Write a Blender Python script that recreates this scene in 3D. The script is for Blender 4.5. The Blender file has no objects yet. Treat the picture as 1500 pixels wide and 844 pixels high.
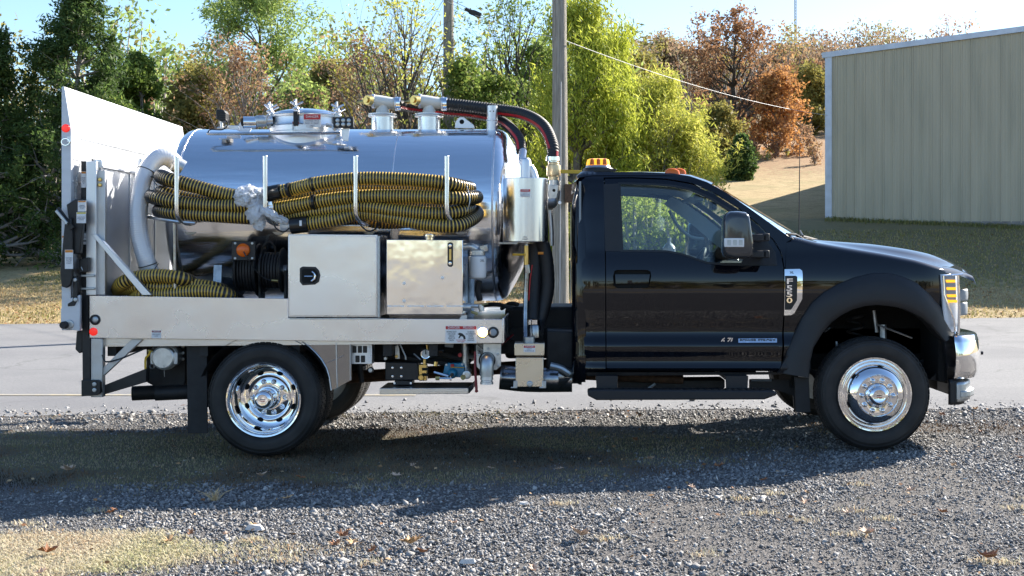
import bpy, bmesh, math, random
import numpy as np
from mathutils import Vector, Matrix
from mathutils.geometry import delaunay_2d_cdt
random.seed(7); RNG = np.random.default_rng(7)
SC = bpy.context.scene
COL = SC.collection
# ------------------------------------------------------------------ camera, world, sun, exposure
F, D, CX, VX, VY = 1840.0, 8.8, 0.0, 825.0, 376.0        # focal in px of a 1500 px frame, distance, principal point
CZ = 1.405
cd = bpy.data.cameras.new('camera'); cam = bpy.data.objects.new('camera', cd); COL.objects.link(cam)
cam.location = (0, -D, CZ); cam.rotation_euler = (math.radians(90), 0, 0)
cd.sensor_width = 36; cd.lens = F / 1500 * 36
cd.shift_x = (750 - VX) / 1500; cd.shift_y = -(422 - VY) / 1500
cd.clip_start = .1; cd.clip_end = 3000
SC.camera = cam
SUNV = Vector((1.22, 1.08, 1.0)).normalized()             # towards the sun
w = bpy.data.worlds.new('World'); SC.world = w; w.use_nodes = True
nt = w.node_tree; bg = nt.nodes['Background']
sky = nt.nodes.new('ShaderNodeTexSky'); sky.sky_type = 'NISHITA'; sky.sun_disc = False
sky.sun_elevation = math.asin(SUNV.z); sky.sun_rotation = math.atan2(SUNV.x, SUNV.y)
sky.air_density = 1.0; sky.dust_density = 0.4; sky.ozone_density = 2.6
hs = nt.nodes.new('ShaderNodeHueSaturation'); hs.inputs['Saturation'].default_value = 1.06
nt.links.new(sky.outputs[0], hs.inputs['Color']); nt.links.new(hs.outputs[0], bg.inputs[0]); bg.inputs[1].default_value = 0.092
sl = bpy.data.lights.new('sun', 'SUN'); sl.energy = 5.0; sl.angle = math.radians(.55); sl.color = (1, .925, .81)
so = bpy.data.objects.new('sun', sl); COL.objects.link(so); so.rotation_euler = SUNV.to_track_quat('Z', 'Y').to_euler()
so.location = (20, 20, 30)
SC.view_settings.view_transform = 'Standard'; SC.view_settings.look = 'None'
SC.view_settings.exposure = 1.46; SC.view_settings.gamma = 1.0
SC.cycles.max_bounces = 8; SC.cycles.transparent_max_bounces = 12; SC.cycles.caustics_reflective = False

# ------------------------------------------------------------------ helpers
def P(x, y, Y): d = Y + D; return Vector(((x - VX) * d / F, Y, CZ - (y - VY) * d / F))
def lin(h):
    h = h.lstrip('#'); c = [int(h[i:i+2], 16) / 255 for i in (0, 2, 4)]
    return tuple(x / 12.92 if x <= .04045 else ((x + .055) / 1.055) ** 2.4 for x in c) + (1,)
MATS = {}
def mat(name, col=(.5, .5, .5), rough=.5, metal=0.0, coat=0.0, bump=0, bscale=60, stretch=(1, 1, 1), vary=0, vscale=4, emit=None, spec=None, bdist=.01, rvary=0):
    """principled material with procedural colour variation, roughness variation and bump"""
    m = bpy.data.materials.new(name); m.use_nodes = True; t = m.node_tree; b = t.nodes['Principled BSDF']
    if isinstance(col, str): col = lin(col)
    if len(col) == 3: col = tuple(col) + (1,)
    b.inputs['Base Color'].default_value = col; b.inputs['Roughness'].default_value = rough
    b.inputs['Metallic'].default_value = metal; b.inputs['Coat Weight'].default_value = coat
    b.inputs['Coat Roughness'].default_value = .03
    if spec is not None: b.inputs['Specular IOR Level'].default_value = spec
    tc = t.nodes.new('ShaderNodeTexCoord'); mp = t.nodes.new('ShaderNodeMapping'); mp.inputs['Scale'].default_value = stretch
    t.links.new(tc.outputs['Object'], mp.inputs[0])
    if vary or rvary:
        n = t.nodes.new('ShaderNodeTexNoise'); n.inputs['Scale'].default_value = vscale; n.inputs['Detail'].default_value = 5
        t.links.new(mp.outputs[0], n.inputs[0])
        if vary:
            r = t.nodes.new('ShaderNodeValToRGB'); r.color_ramp.elements[0].position = .3; r.color_ramp.elements[1].position = .7
            r.color_ramp.elements[0].color = tuple(max(0, c * (1 - vary)) for c in col[:3]) + (1,)
            r.color_ramp.elements[1].color = tuple(min(1, c * (1 + vary)) for c in col[:3]) + (1,)
            t.links.new(n.outputs[0], r.inputs[0]); t.links.new(r.outputs[0], b.inputs['Base Color'])
        if rvary:
            mr = t.nodes.new('ShaderNodeMapRange'); mr.inputs[1].default_value = .3; mr.inputs[2].default_value = .7
            mr.inputs[3].default_value = max(.02, rough - rvary); mr.inputs[4].default_value = rough + rvary
            t.links.new(n.outputs[0], mr.inputs[0]); t.links.new(mr.outputs[0], b.inputs['Roughness'])
    if bump:
        n2 = t.nodes.new('ShaderNodeTexNoise'); n2.inputs['Scale'].default_value = bscale; n2.inputs['Detail'].default_value = 3
        t.links.new(mp.outputs[0], n2.inputs[0])
        bu = t.nodes.new('ShaderNodeBump'); bu.inputs['Strength'].default_value = bump; bu.inputs['Distance'].default_value = bdist
        t.links.new(n2.outputs[0], bu.inputs['Height']); t.links.new(bu.outputs[0], b.inputs['Normal'])
        if coat: t.links.new(bu.outputs[0], b.inputs['Coat Normal'])
    if emit: b.inputs['Emission Color'].default_value = emit[0]; b.inputs['Emission Strength'].default_value = emit[1]
    MATS[name] = m; return m
ORG = {}
def link(o, parent, org):
    COL.objects.link(o); ORG[o.name] = Vector(org)
    if parent is not None: o.parent = parent; o.location = Vector(org) - ORG[parent.name]
    else: o.location = org
    return o
def tag(o, label=None, cat=None, group=None, kind=None):
    if label: o['label'] = label
    if cat: o['category'] = cat
    if group: o['group'] = group
    if kind: o['kind'] = kind
    return o
def empty(name, loc, label=None, cat=None, group=None):
    o = bpy.data.objects.new(name, None); o.empty_display_size = .1
    link(o, None, loc); return tag(o, label, cat, group)
class G:
    """collects geometry (world coordinates) for ONE mesh object"""
    def __init__(s): s.v = []; s.f = []; s.m = []
    def add(s, vs, fs, mi=0):
        n = len(s.v); s.v += [tuple(p) for p in vs]; s.f += [tuple(i + n for i in f) for f in fs]; s.m += [mi] * len(fs); return s
    def box(s, a, b, mi=0):
        (x0, y0, z0), (x1, y1, z1) = a, b
        x0, x1 = sorted((x0, x1)); y0, y1 = sorted((y0, y1)); z0, z1 = sorted((z0, z1))
        v = [(x0,y0,z0),(x1,y0,z0),(x1,y1,z0),(x0,y1,z0),(x0,y0,z1),(x1,y0,z1),(x1,y1,z1),(x0,y1,z1)]
        return s.add(v, [(0,3,2,1),(4,5,6,7),(0,1,5,4),(1,2,6,5),(2,3,7,6),(3,0,4,7)], mi)
    def prism(s, pts, y0, y1, mi=0):
        """polygon of (X,Z) pairs, clockwise or not, extruded from Y=y0 to Y=y1"""
        n = len(pts); ar = sum(pts[i][0]*pts[(i+1)%n][1]-pts[(i+1)%n][0]*pts[i][1] for i in range(n))
        if ar < 0: pts = pts[::-1]
        v = [(x, y0, z) for x, z in pts] + [(x, y1, z) for x, z in pts]
        fs = [tuple(range(n)), tuple(range(2*n-1, n-1, -1))] + [(i, i+n, (i+1)%n+n, (i+1)%n) for i in range(n)]
        return s.add(v, fs, mi)
    def pp(s, px, Y, th, mi=0):
        """prism whose near face is the outline px (photo pixels) at depth Y; th metres deep"""
        q = [P(x, y, Y) for x, y in px]; return s.prism([(a.x, a.z) for a in q], Y, Y + th, mi)
    def tube(s, pts, r, n=10, mi=0, caps=True, closed=False, mfun=None):
        pts = [Vector(p) for p in pts]; N = len(pts)
        rs = r if isinstance(r, (list, tuple)) else [r] * N
        t0 = (pts[1] - pts[0]).normalized(); up = Vector((0, 0, 1)) if abs(t0.z) < .9 else Vector((0, 1, 0))
        u = t0.cross(up).normalized(); base = len(s.v); fs = []; ms = []
        for i, p in enumerate(pts):
            t = (pts[min(i+1, N-1)] - pts[max(i-1, 0)])
            if t.length < 1e-9: t = t0
            t.normalize(); u = (u - t * u.dot(t))
            if u.length < 1e-6: u = t.orthogonal()
            u.normalize(); w_ = t.cross(u)
            for k in range(n):
                a = 2 * math.pi * k / n; s.v.append(tuple(p + (u * math.cos(a) + w_ * math.sin(a)) * rs[i]))
            if i:
                mm = mfun(i, 0) if mfun else mi
                for k in range(n):
                    a = base + (i-1)*n + k; b = base + (i-1)*n + (k+1) % n
                    s.f.append((a, b, b + n, a + n)); s.m.append(mfun(i, k) if mfun else mi)
        if caps:
            s.f.append(tuple(base + k for k in range(n))[::-1]); s.m.append(mi)
            s.f.append(tuple(base + (N-1)*n + k for k in range(n))); s.m.append(mi)
        return s
    def lathe(s, prof, c, ax='Y', n=32, mi=0, mfun=None, a0=0, a1=2*math.pi):
        """profile of (radius, along axis) turned round an axis through c"""
        c = Vector(c); base = len(s.v); full = abs(a1 - a0 - 2*math.pi) < 1e-6; nn = n if full else n + 1
        for r, h in prof:
            for k in range(nn):
                a = a0 + (a1 - a0) * k / n; p, q = r * math.cos(a), r * math.sin(a)
                s.v.append(tuple(c + Vector({'Y': (p, h, q), 'X': (h, p, q), 'Z': (p, q, h)}[ax])))
        for i in range(len(prof) - 1):
            for k in range(n):
                a = base + i*nn + k; b = base + i*nn + (k+1) % nn
                s.f.append((a, b, b + nn, a + nn)); s.m.append(mfun(i, k) if mfun else mi)
        return s
    def loft(s, rings, mi=0, closed=False, caps=False):
        n = len(rings[0]); base = len(s.v)
        for r in rings: s.v += [tuple(p) for p in r]
        for i in range(len(rings) - 1):
            for k in range(n if closed else n - 1):
                a = base + i*n + k; b = base + i*n + (k+1) % n
                s.f.append((a, b, b + n, a + n)); s.m.append(mi)
        if caps:
            s.f.append(tuple(base + k for k in range(n))[::-1]); s.m.append(mi)
            s.f.append(tuple(base + (len(rings)-1)*n + k for k in range(n))); s.m.append(mi)
        return s
    def build(s, name, m, parent=None, bevel=0, ang=35, flat=False, org=None, recalc=True):
        a = np.array(s.v, dtype=float)
        if org is None: org = Vector((a.min(0) + a.max(0)) / 2)
        org = Vector(org); me = bpy.data.meshes.new(name); me.from_pydata([tuple(p) for p in (a - np.array(org))], [], s.f)
        for x in (m if isinstance(m, (list, tuple)) else [m]): me.materials.append(x)
        me.polygons.foreach_set('material_index', s.m)
        if recalc:
            bm = bmesh.new(); bm.from_mesh(me); bmesh.ops.remove_doubles(bm, verts=bm.verts, dist=1e-5)
            bmesh.ops.recalc_face_normals(bm, faces=bm.faces); bm.to_mesh(me); bm.free()
        if not flat:
            me.polygons.foreach_set('use_smooth', [True] * len(me.polygons)); me.set_sharp_from_angle(angle=math.radians(ang))
        me.update()
        o = bpy.data.objects.new(name, me); link(o, parent, org)
        if bevel:
            b = o.modifiers.new('bevel', 'BEVEL'); b.width = bevel; b.segments = 2; b.limit_method = 'ANGLE'; b.angle_limit = math.radians(40)
        return o
def spline(pts, step=.02):
    """Catmull-Rom through the points, resampled every step metres"""
    p = [Vector(q) for q in pts]; p = [p[0] * 2 - p[1]] + p + [p[-1] * 2 - p[-2]]; out = []
    for i in range(1, len(p) - 2):
        for k in range(24):
            t = k / 24; a, b, c, d = p[i-1], p[i], p[i+1], p[i+2]
            out.append(.5 * ((2*b) + (c-a)*t + (2*a-5*b+4*c-d)*t*t + (3*b-a-3*c+d)*t**3))
    out.append(p[-2]); res = [out[0]]; acc = 0
    for a, b in zip(out, out[1:]):
        L = (b - a).length
        while acc + L >= step and L > 1e-9:
            t = (step - acc) / L; a = a.lerp(b, t); res.append(a); L = (b - a).length; acc = 0
        acc += L
    res.append(out[-1]); return res
def disc(name, x, y, Y, rpx, m, parent, th=.012, n=20, dome=0):
    c = P(x, y, Y); r = rpx * (Y + D) / F
    pr = [(0, -th - dome), (r*.5, -th - dome*.8), (r*.85, -th - dome*.3), (r*.96, -th*.9), (r, -th*.6), (r, 0)]
    return G().lathe(pr, c, 'Y', n).build(name, m, parent, ang=50)
def copy_tree(o, loc, rot=None, parent=None):
    c = o.copy(); COL.objects.link(c); c.parent = parent; c.location = loc
    if rot: c.rotation_euler = rot
    ORG[c.name] = Vector(loc) if parent is None else ORG[parent.name] + Vector(loc)
    for ch in list(o.children):
        copy_tree(ch, ch.location.copy(), None, c)
    return c
def text(s, size, m, loc, parent, name='lettering', width=None, ext=.0006, bold=0, shear=0, align='CENTER', rot=(math.pi/2, 0, 0)):
    cu = bpy.data.curves.new(name, 'FONT'); cu.body = s; cu.size = size; cu.extrude = ext; cu.offset = bold
    cu.align_x = align; cu.align_y = 'CENTER'; cu.resolution_u = 2; cu.shear = shear
    t = bpy.data.objects.new('t', cu); me = bpy.data.meshes.new_from_object(t); bpy.data.objects.remove(t)
    me.name = name; me.materials.clear(); me.materials.append(m)
    if width and me.vertices:
        xs = [v.co.x for v in me.vertices]; k = width / (max(xs) - min(xs)); me.transform(Matrix.Diagonal((k, 1, 1, 1)))
    o = bpy.data.objects.new(name, me); link(o, parent, loc); o.rotation_euler = rot; return o
def interp(x, xs, ys): return float(np.interp(x, xs, ys))
def sstep(a, b, x):
    t = np.clip((np.asarray(x, float) - a) / (b - a), 0, 1); return t * t * (3 - 2 * t)
# ------------------------------------------------------------------ materials
def set_mats():
    mat('steel', (.66, .655, .65), .3, 1, vary=.07, vscale=3, stretch=(1, 1, 30), rvary=.05, bump=.02, bscale=4, bdist=.02)
    mat('sheet', (.75, .735, .75), .27, 1, vary=.03, vscale=1.5, rvary=.05, bump=.24, bscale=1.6, bdist=.03)
    mat('mirror_sheet', (.80, .81, .83), .10, 1, bump=.35, bscale=3, bdist=.012)
    mat('tank', (.88, .88, .88), .16, 1, vary=.03, vscale=2, stretch=(1, 12, 12), rvary=.04, bump=.12, bscale=1.3, bdist=.03)
    mat('weld', (.75, .75, .76), .3, 1, bump=.5, bscale=120)
    mat('chrome', (.86, .86, .87), .04, 1)
    mat('alu', (.72, .73, .75), .42, 1, vary=.06, vscale=5, rvary=.06)
    mat('alu_white', (.62, .64, .68), .5, .35, vary=.05, vscale=3, stretch=(1, 1, 6))
    mat('panel_alu', (.62, .64, .68), .45, .5, vary=.05, vscale=2, stretch=(1, 1, 5), rvary=.06); mat('alu_dull', (.55, .55, .55), .45, .85, vary=.12, vscale=9, rvary=.08)
    mat('galv', (.45, .48, .50), .4, .9, vary=.12, vscale=20)
    mat('paint', (.0022, .0028, .006), .3, 0, coat=1.0, spec=.0, bump=.06, bscale=2.2, bdist=.012)
    mat('black', (.012, .012, .013), .45, 0, vary=.3, vscale=30)
    mat('plastic', (.012, .0125, .015), .55, 0, bump=.15, bscale=400, bdist=.002, vary=.1, vscale=12)
    mat('rubber', (.020, .020, .021), .7, 0, vary=.25, vscale=14, bump=.1, bscale=90)
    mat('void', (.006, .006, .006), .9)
    mat('chassis', (.013, .013, .014), .6, 0, vary=.5, vscale=10, bump=.2, bscale=60)
    mat('rust', (.09, .05, .03), .7, .3, vary=.4, vscale=25)
    mat('hose_black', (.012, .012, .012), .28)
    mat('hose_yellow', (.62, .41, .07), .4); mat('brushed', (.74, .74, .75), .24, 1, rvary=.03, vscale=3)
    mat('hose_rubber', (.018, .018, .02), .55)
    mat('red', (.55, .015, .02), .35); mat('darkred', (.25, .01, .02), .4)
    mat('white', (.8, .8, .8), .4); mat('blackprint', (.02, .02, .02), .5); mat('greyprint', (.2, .2, .24), .6)
    mat('redlens', (.75, .03, .02), .15, emit=((1, .03, .02, 1), .25)); mat('orangelens', (.85, .16, .01), .18)
    mat('amber', (1, .5, .03), .2, emit=((1, .45, .02, 1), .5))
    mat('amberlit', (1, .6, .1), .2, emit=((1, .55, .12, 1), 7))
    mat('brass', (.65, .45, .16), .28, 1, vary=.15, vscale=20); mat('yellow', (.75, .45, .03), .4)
    mat('blue', (.03, .24, .42), .35, vary=.2, vscale=30)
    mat('cast', (.62, .62, .60), .38, .8, vary=.15, vscale=25, bump=.15, bscale=120)
    mat('ivory', (.78, .76, .70), .35)
    mat('trim_grey', (.30, .33, .34), .7); mat('seat', (.045, .048, .055), .8)
    mat('mirror_cap', (.035, .037, .042), .16, 0, coat=.6)
    mat('wrap', (.85, .87, .9), .25)
    mat('lightgrey', (.32, .34, .36), .5)
    mat('wire', (.38, .38, .38), .6)
def mixmat(name, trans, gcol, rough=.02, fac=None, bump=0, bscale=20, diffuse=None, dfac=.3):
    m = bpy.data.materials.new(name); m.use_nodes = True; t = m.node_tree; t.nodes.clear()
    out = t.nodes.new('ShaderNodeOutputMaterial'); tr = t.nodes.new('ShaderNodeBsdfTransparent'); gl = t.nodes.new('ShaderNodeBsdfGlossy')
    tr.inputs[0].default_value = trans; gl.inputs[0].default_value = gcol; gl.inputs[1].default_value = rough
    mx = t.nodes.new('ShaderNodeMixShader')
    fr = t.nodes.new('ShaderNodeFresnel'); fr.inputs[0].default_value = 1.5
    if bump:
        n = t.nodes.new('ShaderNodeTexNoise'); n.inputs['Scale'].default_value = bscale; n.inputs['Detail'].default_value = 4
        bu = t.nodes.new('ShaderNodeBump'); bu.inputs['Strength'].default_value = bump; bu.inputs['Distance'].default_value = .02
        t.links.new(n.outputs[0], bu.inputs['Height']); t.links.new(bu.outputs[0], gl.inputs['Normal']); t.links.new(bu.outputs[0], fr.inputs['Normal'])
    mu = t.nodes.new('ShaderNodeMath'); mu.operation = 'MULTIPLY_ADD'; mu.inputs[1].default_value = 1.6; mu.inputs[2].default_value = fac or 0
    mu.use_clamp = True
    t.links.new(fr.outputs[0], mu.inputs[0]); t.links.new(mu.outputs[0], mx.inputs[0])
    src = tr.outputs[0]
    if diffuse:
        df = t.nodes.new('ShaderNodeBsdfDiffuse'); df.inputs[0].default_value = diffuse
        tl = t.nodes.new('ShaderNodeBsdfTranslucent'); tl.inputs[0].default_value = diffuse
        m1 = t.nodes.new('ShaderNodeMixShader'); m1.inputs[0].default_value = .15
        t.links.new(df.outputs[0], m1.inputs[1]); t.links.new(tl.outputs[0], m1.inputs[2])
        m2 = t.nodes.new('ShaderNodeMixShader'); m2.inputs[0].default_value = dfac
        t.links.new(tr.outputs[0], m2.inputs[1]); t.links.new(m1.outputs[0], m2.inputs[2]); src = m2.outputs[0]
    t.links.new(src, mx.inputs[1]); t.links.new(gl.outputs[0], mx.inputs[2]); t.links.new(mx.outputs[0], out.inputs[0])
    MATS[name] = m; return m
set_mats()
mixmat('glass', (.84, .91, .90, 1), (1, 1, 1, 1), .01, fac=.0)
mixmat('clear', (.95, .95, .97, 1), (1, 1, 1, 1), .12, fac=.05, diffuse=(.93, .95, 1, 1), dfac=.84)
mixmat('bubble', (.95, .96, 1, 1), (1, 1, 1, 1), .08, fac=.22, bump=1.0, bscale=60, diffuse=(.9, .92, .96, 1), dfac=.85)
mixmat('lens', (.9, .92, .95, 1), (1, 1, 1, 1), .05, fac=.12)
M = MATS
# ================================================================== THE SETTING
def hgt(X, Y):
    X = np.asarray(X, float); Y = np.asarray(Y, float); d = Y + D
    base = .006 * (np.clip(X, -14, 14) + 2.1)
    r = np.interp(d, [27.5, 31, 34, 38, 42, 50, 75, 95, 200, 420], [0, .50, 1.02, 1.85, 2.62, 3.2, 6.0, 9.8, 25.5, 29])
    l = np.interp(d, [27.5, 33, 40, 60, 100, 200, 420], [0, .45, 1.14, 2, 5, 16, 20])
    s = sstep(.5, 7.5, X)
    b = np.interp(d, [-150, -75, -20, 0], [4, 1.2, 0, 0])
    return base + l * (1 - s) + r * s + b
def hz(X, Y): return float(hgt(X, Y))
def sheet(name, xs, ys, dz, m, kind='structure', wob=None):
    X, Y = np.meshgrid(xs, ys); X = X.copy(); Y = Y.copy()
    if wob: X, Y = wob(X, Y)
    Z = hgt(X, Y) + dz; n, k = X.shape
    v = np.stack([X.ravel(), Y.ravel(), Z.ravel()], 1); i = np.arange((n-1)*(k-1)); r, c = i // (k-1), i % (k-1)
    a = r*k + c; f = np.stack([a, a+1, a+k+1, a+k], 1)
    me = bpy.data.meshes.new(name); me.from_pydata(v.tolist(), [], f.tolist()); me.materials.append(m)
    me.polygons.foreach_set('use_smooth', [True]*len(me.polygons))
    o = bpy.data.objects.new(name, me); link(o, None, (0, 0, 0)); o['kind'] = kind; return o
def ground_mat(name, stops, scale, bump, bscale, detail=8, second=None, speck=None, rough=.9):
    m = bpy.data.materials.new(name); m.use_nodes = True; t = m.node_tree; b = t.nodes['Principled BSDF']; b.inputs['Roughness'].default_value = rough
    b.inputs['Specular IOR Level'].default_value = .25
    tc = t.nodes.new('ShaderNodeTexCoord'); n = t.nodes.new('ShaderNodeTexNoise'); n.inputs['Scale'].default_value = scale; n.inputs['Detail'].default_value = detail
    n.inputs['Roughness'].default_value = .7
    t.links.new(tc.outputs['Object'], n.inputs[0]); r = t.nodes.new('ShaderNodeValToRGB')
    while len(r.color_ramp.elements) < len(stops): r.color_ramp.elements.new(.5)
    for e, (p, c) in zip(r.color_ramp.elements, stops): e.position = p; e.color = c if len(c) == 4 else tuple(c) + (1,)
    t.links.new(n.outputs[0], r.inputs[0]); src = r.outputs[0]
    if second:      # (scale, lo, hi, colour, amount)
        n2 = t.nodes.new('ShaderNodeTexNoise'); n2.inputs['Scale'].default_value = second[0]; n2.inputs['Detail'].default_value = 6
        t.links.new(tc.outputs['Object'], n2.inputs[0]); mr = t.nodes.new('ShaderNodeMapRange'); mr.inputs[1].default_value = second[1]; mr.inputs[2].default_value = second[2]; mr.inputs[4].default_value = second[4]
        t.links.new(n2.outputs[0], mr.inputs[0]); mx = t.nodes.new('ShaderNodeMixRGB'); mx.inputs[2].default_value = second[3]
        t.links.new(mr.outputs[0], mx.inputs[0]); t.links.new(src, mx.inputs[1]); src = mx.outputs[0]
    if speck:       # (scale, threshold, colour)
        vo = t.nodes.new('ShaderNodeTexVoronoi'); vo.inputs['Scale'].default_value = speck[0]; t.links.new(tc.outputs['Object'], vo.inputs[0])
        mr = t.nodes.new('ShaderNodeMapRange'); mr.inputs[1].default_value = speck[1] * .6; mr.inputs[2].default_value = speck[1]; mr.inputs[3].default_value = 1; mr.inputs[4].default_value = 0
        t.links.new(vo.outputs['Distance'], mr.inputs[0]); mx = t.nodes.new('ShaderNodeMixRGB'); mx.inputs[2].default_value = speck[2]
        t.links.new(mr.outputs[0], mx.inputs[0]); t.links.new(src, mx.inputs[1]); src = mx.outputs[0]
    t.links.new(src, b.inputs['Base Color'])
    if bump:
        n3 = t.nodes.new('ShaderNodeTexNoise'); n3.inputs['Scale'].default_value = bscale; n3.inputs['Detail'].default_value = 4
        t.links.new(tc.outputs['Object'], n3.inputs[0]); bu = t.nodes.new('ShaderNodeBump'); bu.inputs['Strength'].default_value = bump; bu.inputs['Distance'].default_value = .03
        t.links.new(n3.outputs[0], bu.inputs['Height']); t.links.new(bu.outputs[0], b.inputs['Normal'])
    M[name] = m; return m
ground_mat('lawn', [(.25, (.15, .14, .05)), (.42, (.33, .25, .12)), (.58, (.45, .34, .18)), (.75, (.28, .16, .08))], 1.6, .9, 25,
           second=(.22, .5, .66, (.24, .22, .09, 1), .5), speck=(9, .28, (.17, .075, .03, 1)))
ground_mat('asphalt', [(.3, (.175, .175, .18)), (.5, (.235, .233, .235)), (.7, (.29, .285, .28))], 30, .35, 160,
           second=(.5, .40, .66, (.17, .17, .178, 1), .7), speck=(55, .16, (.12, .12, .12, 1)))
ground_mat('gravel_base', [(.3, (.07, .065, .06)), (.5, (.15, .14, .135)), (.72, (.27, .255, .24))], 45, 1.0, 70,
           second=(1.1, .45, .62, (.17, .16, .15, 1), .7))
xs = np.concatenate([np.linspace(-400, -30, 24), np.linspace(-28, 28, 113), np.linspace(30, 400, 24)])
ys = np.concatenate([np.linspace(-300, -20, 20), np.linspace(-18, 60, 157), np.linspace(62, 420, 60)])
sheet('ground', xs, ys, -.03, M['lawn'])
def ground_or_shade_tint(m, c, rx, ry, col, amt):
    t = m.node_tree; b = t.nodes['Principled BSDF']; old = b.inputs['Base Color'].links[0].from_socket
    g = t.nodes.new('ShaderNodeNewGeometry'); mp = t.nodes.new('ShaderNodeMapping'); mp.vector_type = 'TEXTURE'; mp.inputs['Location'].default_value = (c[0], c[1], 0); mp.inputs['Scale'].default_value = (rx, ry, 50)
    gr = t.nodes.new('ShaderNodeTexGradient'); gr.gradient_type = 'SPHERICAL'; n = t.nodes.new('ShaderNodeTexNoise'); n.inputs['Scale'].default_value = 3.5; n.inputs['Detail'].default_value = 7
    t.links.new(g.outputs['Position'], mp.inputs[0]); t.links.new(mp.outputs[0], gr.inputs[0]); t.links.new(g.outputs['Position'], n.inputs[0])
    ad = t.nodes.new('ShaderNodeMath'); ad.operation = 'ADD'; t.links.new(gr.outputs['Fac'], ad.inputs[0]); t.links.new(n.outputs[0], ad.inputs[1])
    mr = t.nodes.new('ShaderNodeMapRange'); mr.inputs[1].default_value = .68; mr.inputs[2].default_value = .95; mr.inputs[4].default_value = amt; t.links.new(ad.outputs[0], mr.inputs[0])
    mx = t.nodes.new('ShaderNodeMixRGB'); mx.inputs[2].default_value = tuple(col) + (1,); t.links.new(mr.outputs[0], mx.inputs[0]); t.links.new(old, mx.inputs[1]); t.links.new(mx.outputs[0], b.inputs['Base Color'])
def cracks(m, scale, w, col):
    t = m.node_tree; b = t.nodes['Principled BSDF']; old = b.inputs['Base Color'].links[0].from_socket
    g = t.nodes.new('ShaderNodeNewGeometry'); n = t.nodes.new('ShaderNodeTexNoise'); n.inputs['Scale'].default_value = 1.2; n.inputs['Detail'].default_value = 6
    va = t.nodes.new('ShaderNodeVectorMath'); va.operation = 'MULTIPLY_ADD'; va.inputs[1].default_value = (1.4, 1.4, 0); t.links.new(g.outputs['Position'], n.inputs[0]); t.links.new(n.outputs['Color'], va.inputs[0]); t.links.new(g.outputs['Position'], va.inputs[2])
    v = t.nodes.new('ShaderNodeTexVoronoi'); v.feature = 'DISTANCE_TO_EDGE'; v.inputs['Scale'].default_value = scale; t.links.new(va.outputs[0], v.inputs[0])
    mr = t.nodes.new('ShaderNodeMapRange'); mr.inputs[1].default_value = 0; mr.inputs[2].default_value = w; mr.inputs[3].default_value = .38; mr.inputs[4].default_value = 0; t.links.new(v.outputs['Distance'], mr.inputs[0])
    mx = t.nodes.new('ShaderNodeMixRGB'); mx.inputs[2].default_value = tuple(col) + (1,); t.links.new(mr.outputs[0], mx.inputs[0]); t.links.new(old, mx.inputs[1]); t.links.new(mx.outputs[0], b.inputs['Base Color'])
ground_or_shade_tint(M['lawn'], (14, 92), 22, 34, (.30, .17, .09), .8)
ground_or_shade_tint(M['lawn'], (13, 29), 19, 8, (.16, .14, .075), .8)  # olive grass, with the building's shade on the bank put into the colour
cracks(M['asphalt'], .22, .010, (.10, .10, .10))
ground_or_shade_tint(M['gravel_base'], (-2.6, .2), 4.6, 1.7, (.15, .13, .08), .85)
ground_or_shade_tint(M['gravel_base'], (-2.65, -2.85), 1.15, .70, (.40, .33, .20), .65)
def wob_road(X, Y):
    e0 = Y <= Y.min() + .001; e1 = Y >= Y.max() - .001
    n = .10 * np.sin(X * 1.7) + .06 * np.sin(X * 4.3 + 1) + .03 * np.sin(X * 11 + 2)
    return X, Y + np.where(e0, n, 0) + np.where(e1, .04 * np.sin(X * 2.1) + .02 * np.sin(X * 7), 0)
sheet('road', np.linspace(-60, 60, 601), np.concatenate([[2.62], np.linspace(3.0, 18.3, 40), [18.72]]), -.012, M['asphalt'], wob=wob_road)
sheet('rear_yard', np.linspace(-90, 90, 121), np.linspace(-66, -19, 42), .02, M['asphalt'])
sheet('gravel_yard', np.linspace(-26, 26, 261), np.concatenate([[-22], np.linspace(-20, -7, 14), np.linspace(-6.5, 2.7, 47), [3.0]]), -.018, M['gravel_base'],
      wob=lambda X, Y: (X, Y + np.where(Y > 2.95, .1 * np.sin(X * 2.3 + 1), 0)))
# a long worn yellowish line on the road
lm = ground_mat('old_line', [(.4, (.30, .29, .27)), (.6, (.42, .36, .24))], 9, 0, 10)
sheet('road_line', np.linspace(-22, -1.5, 80), np.array([4.55, 4.67]), -.006, lm, wob=lambda X, Y: (X, Y + (X + 12) * -.06))

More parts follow.
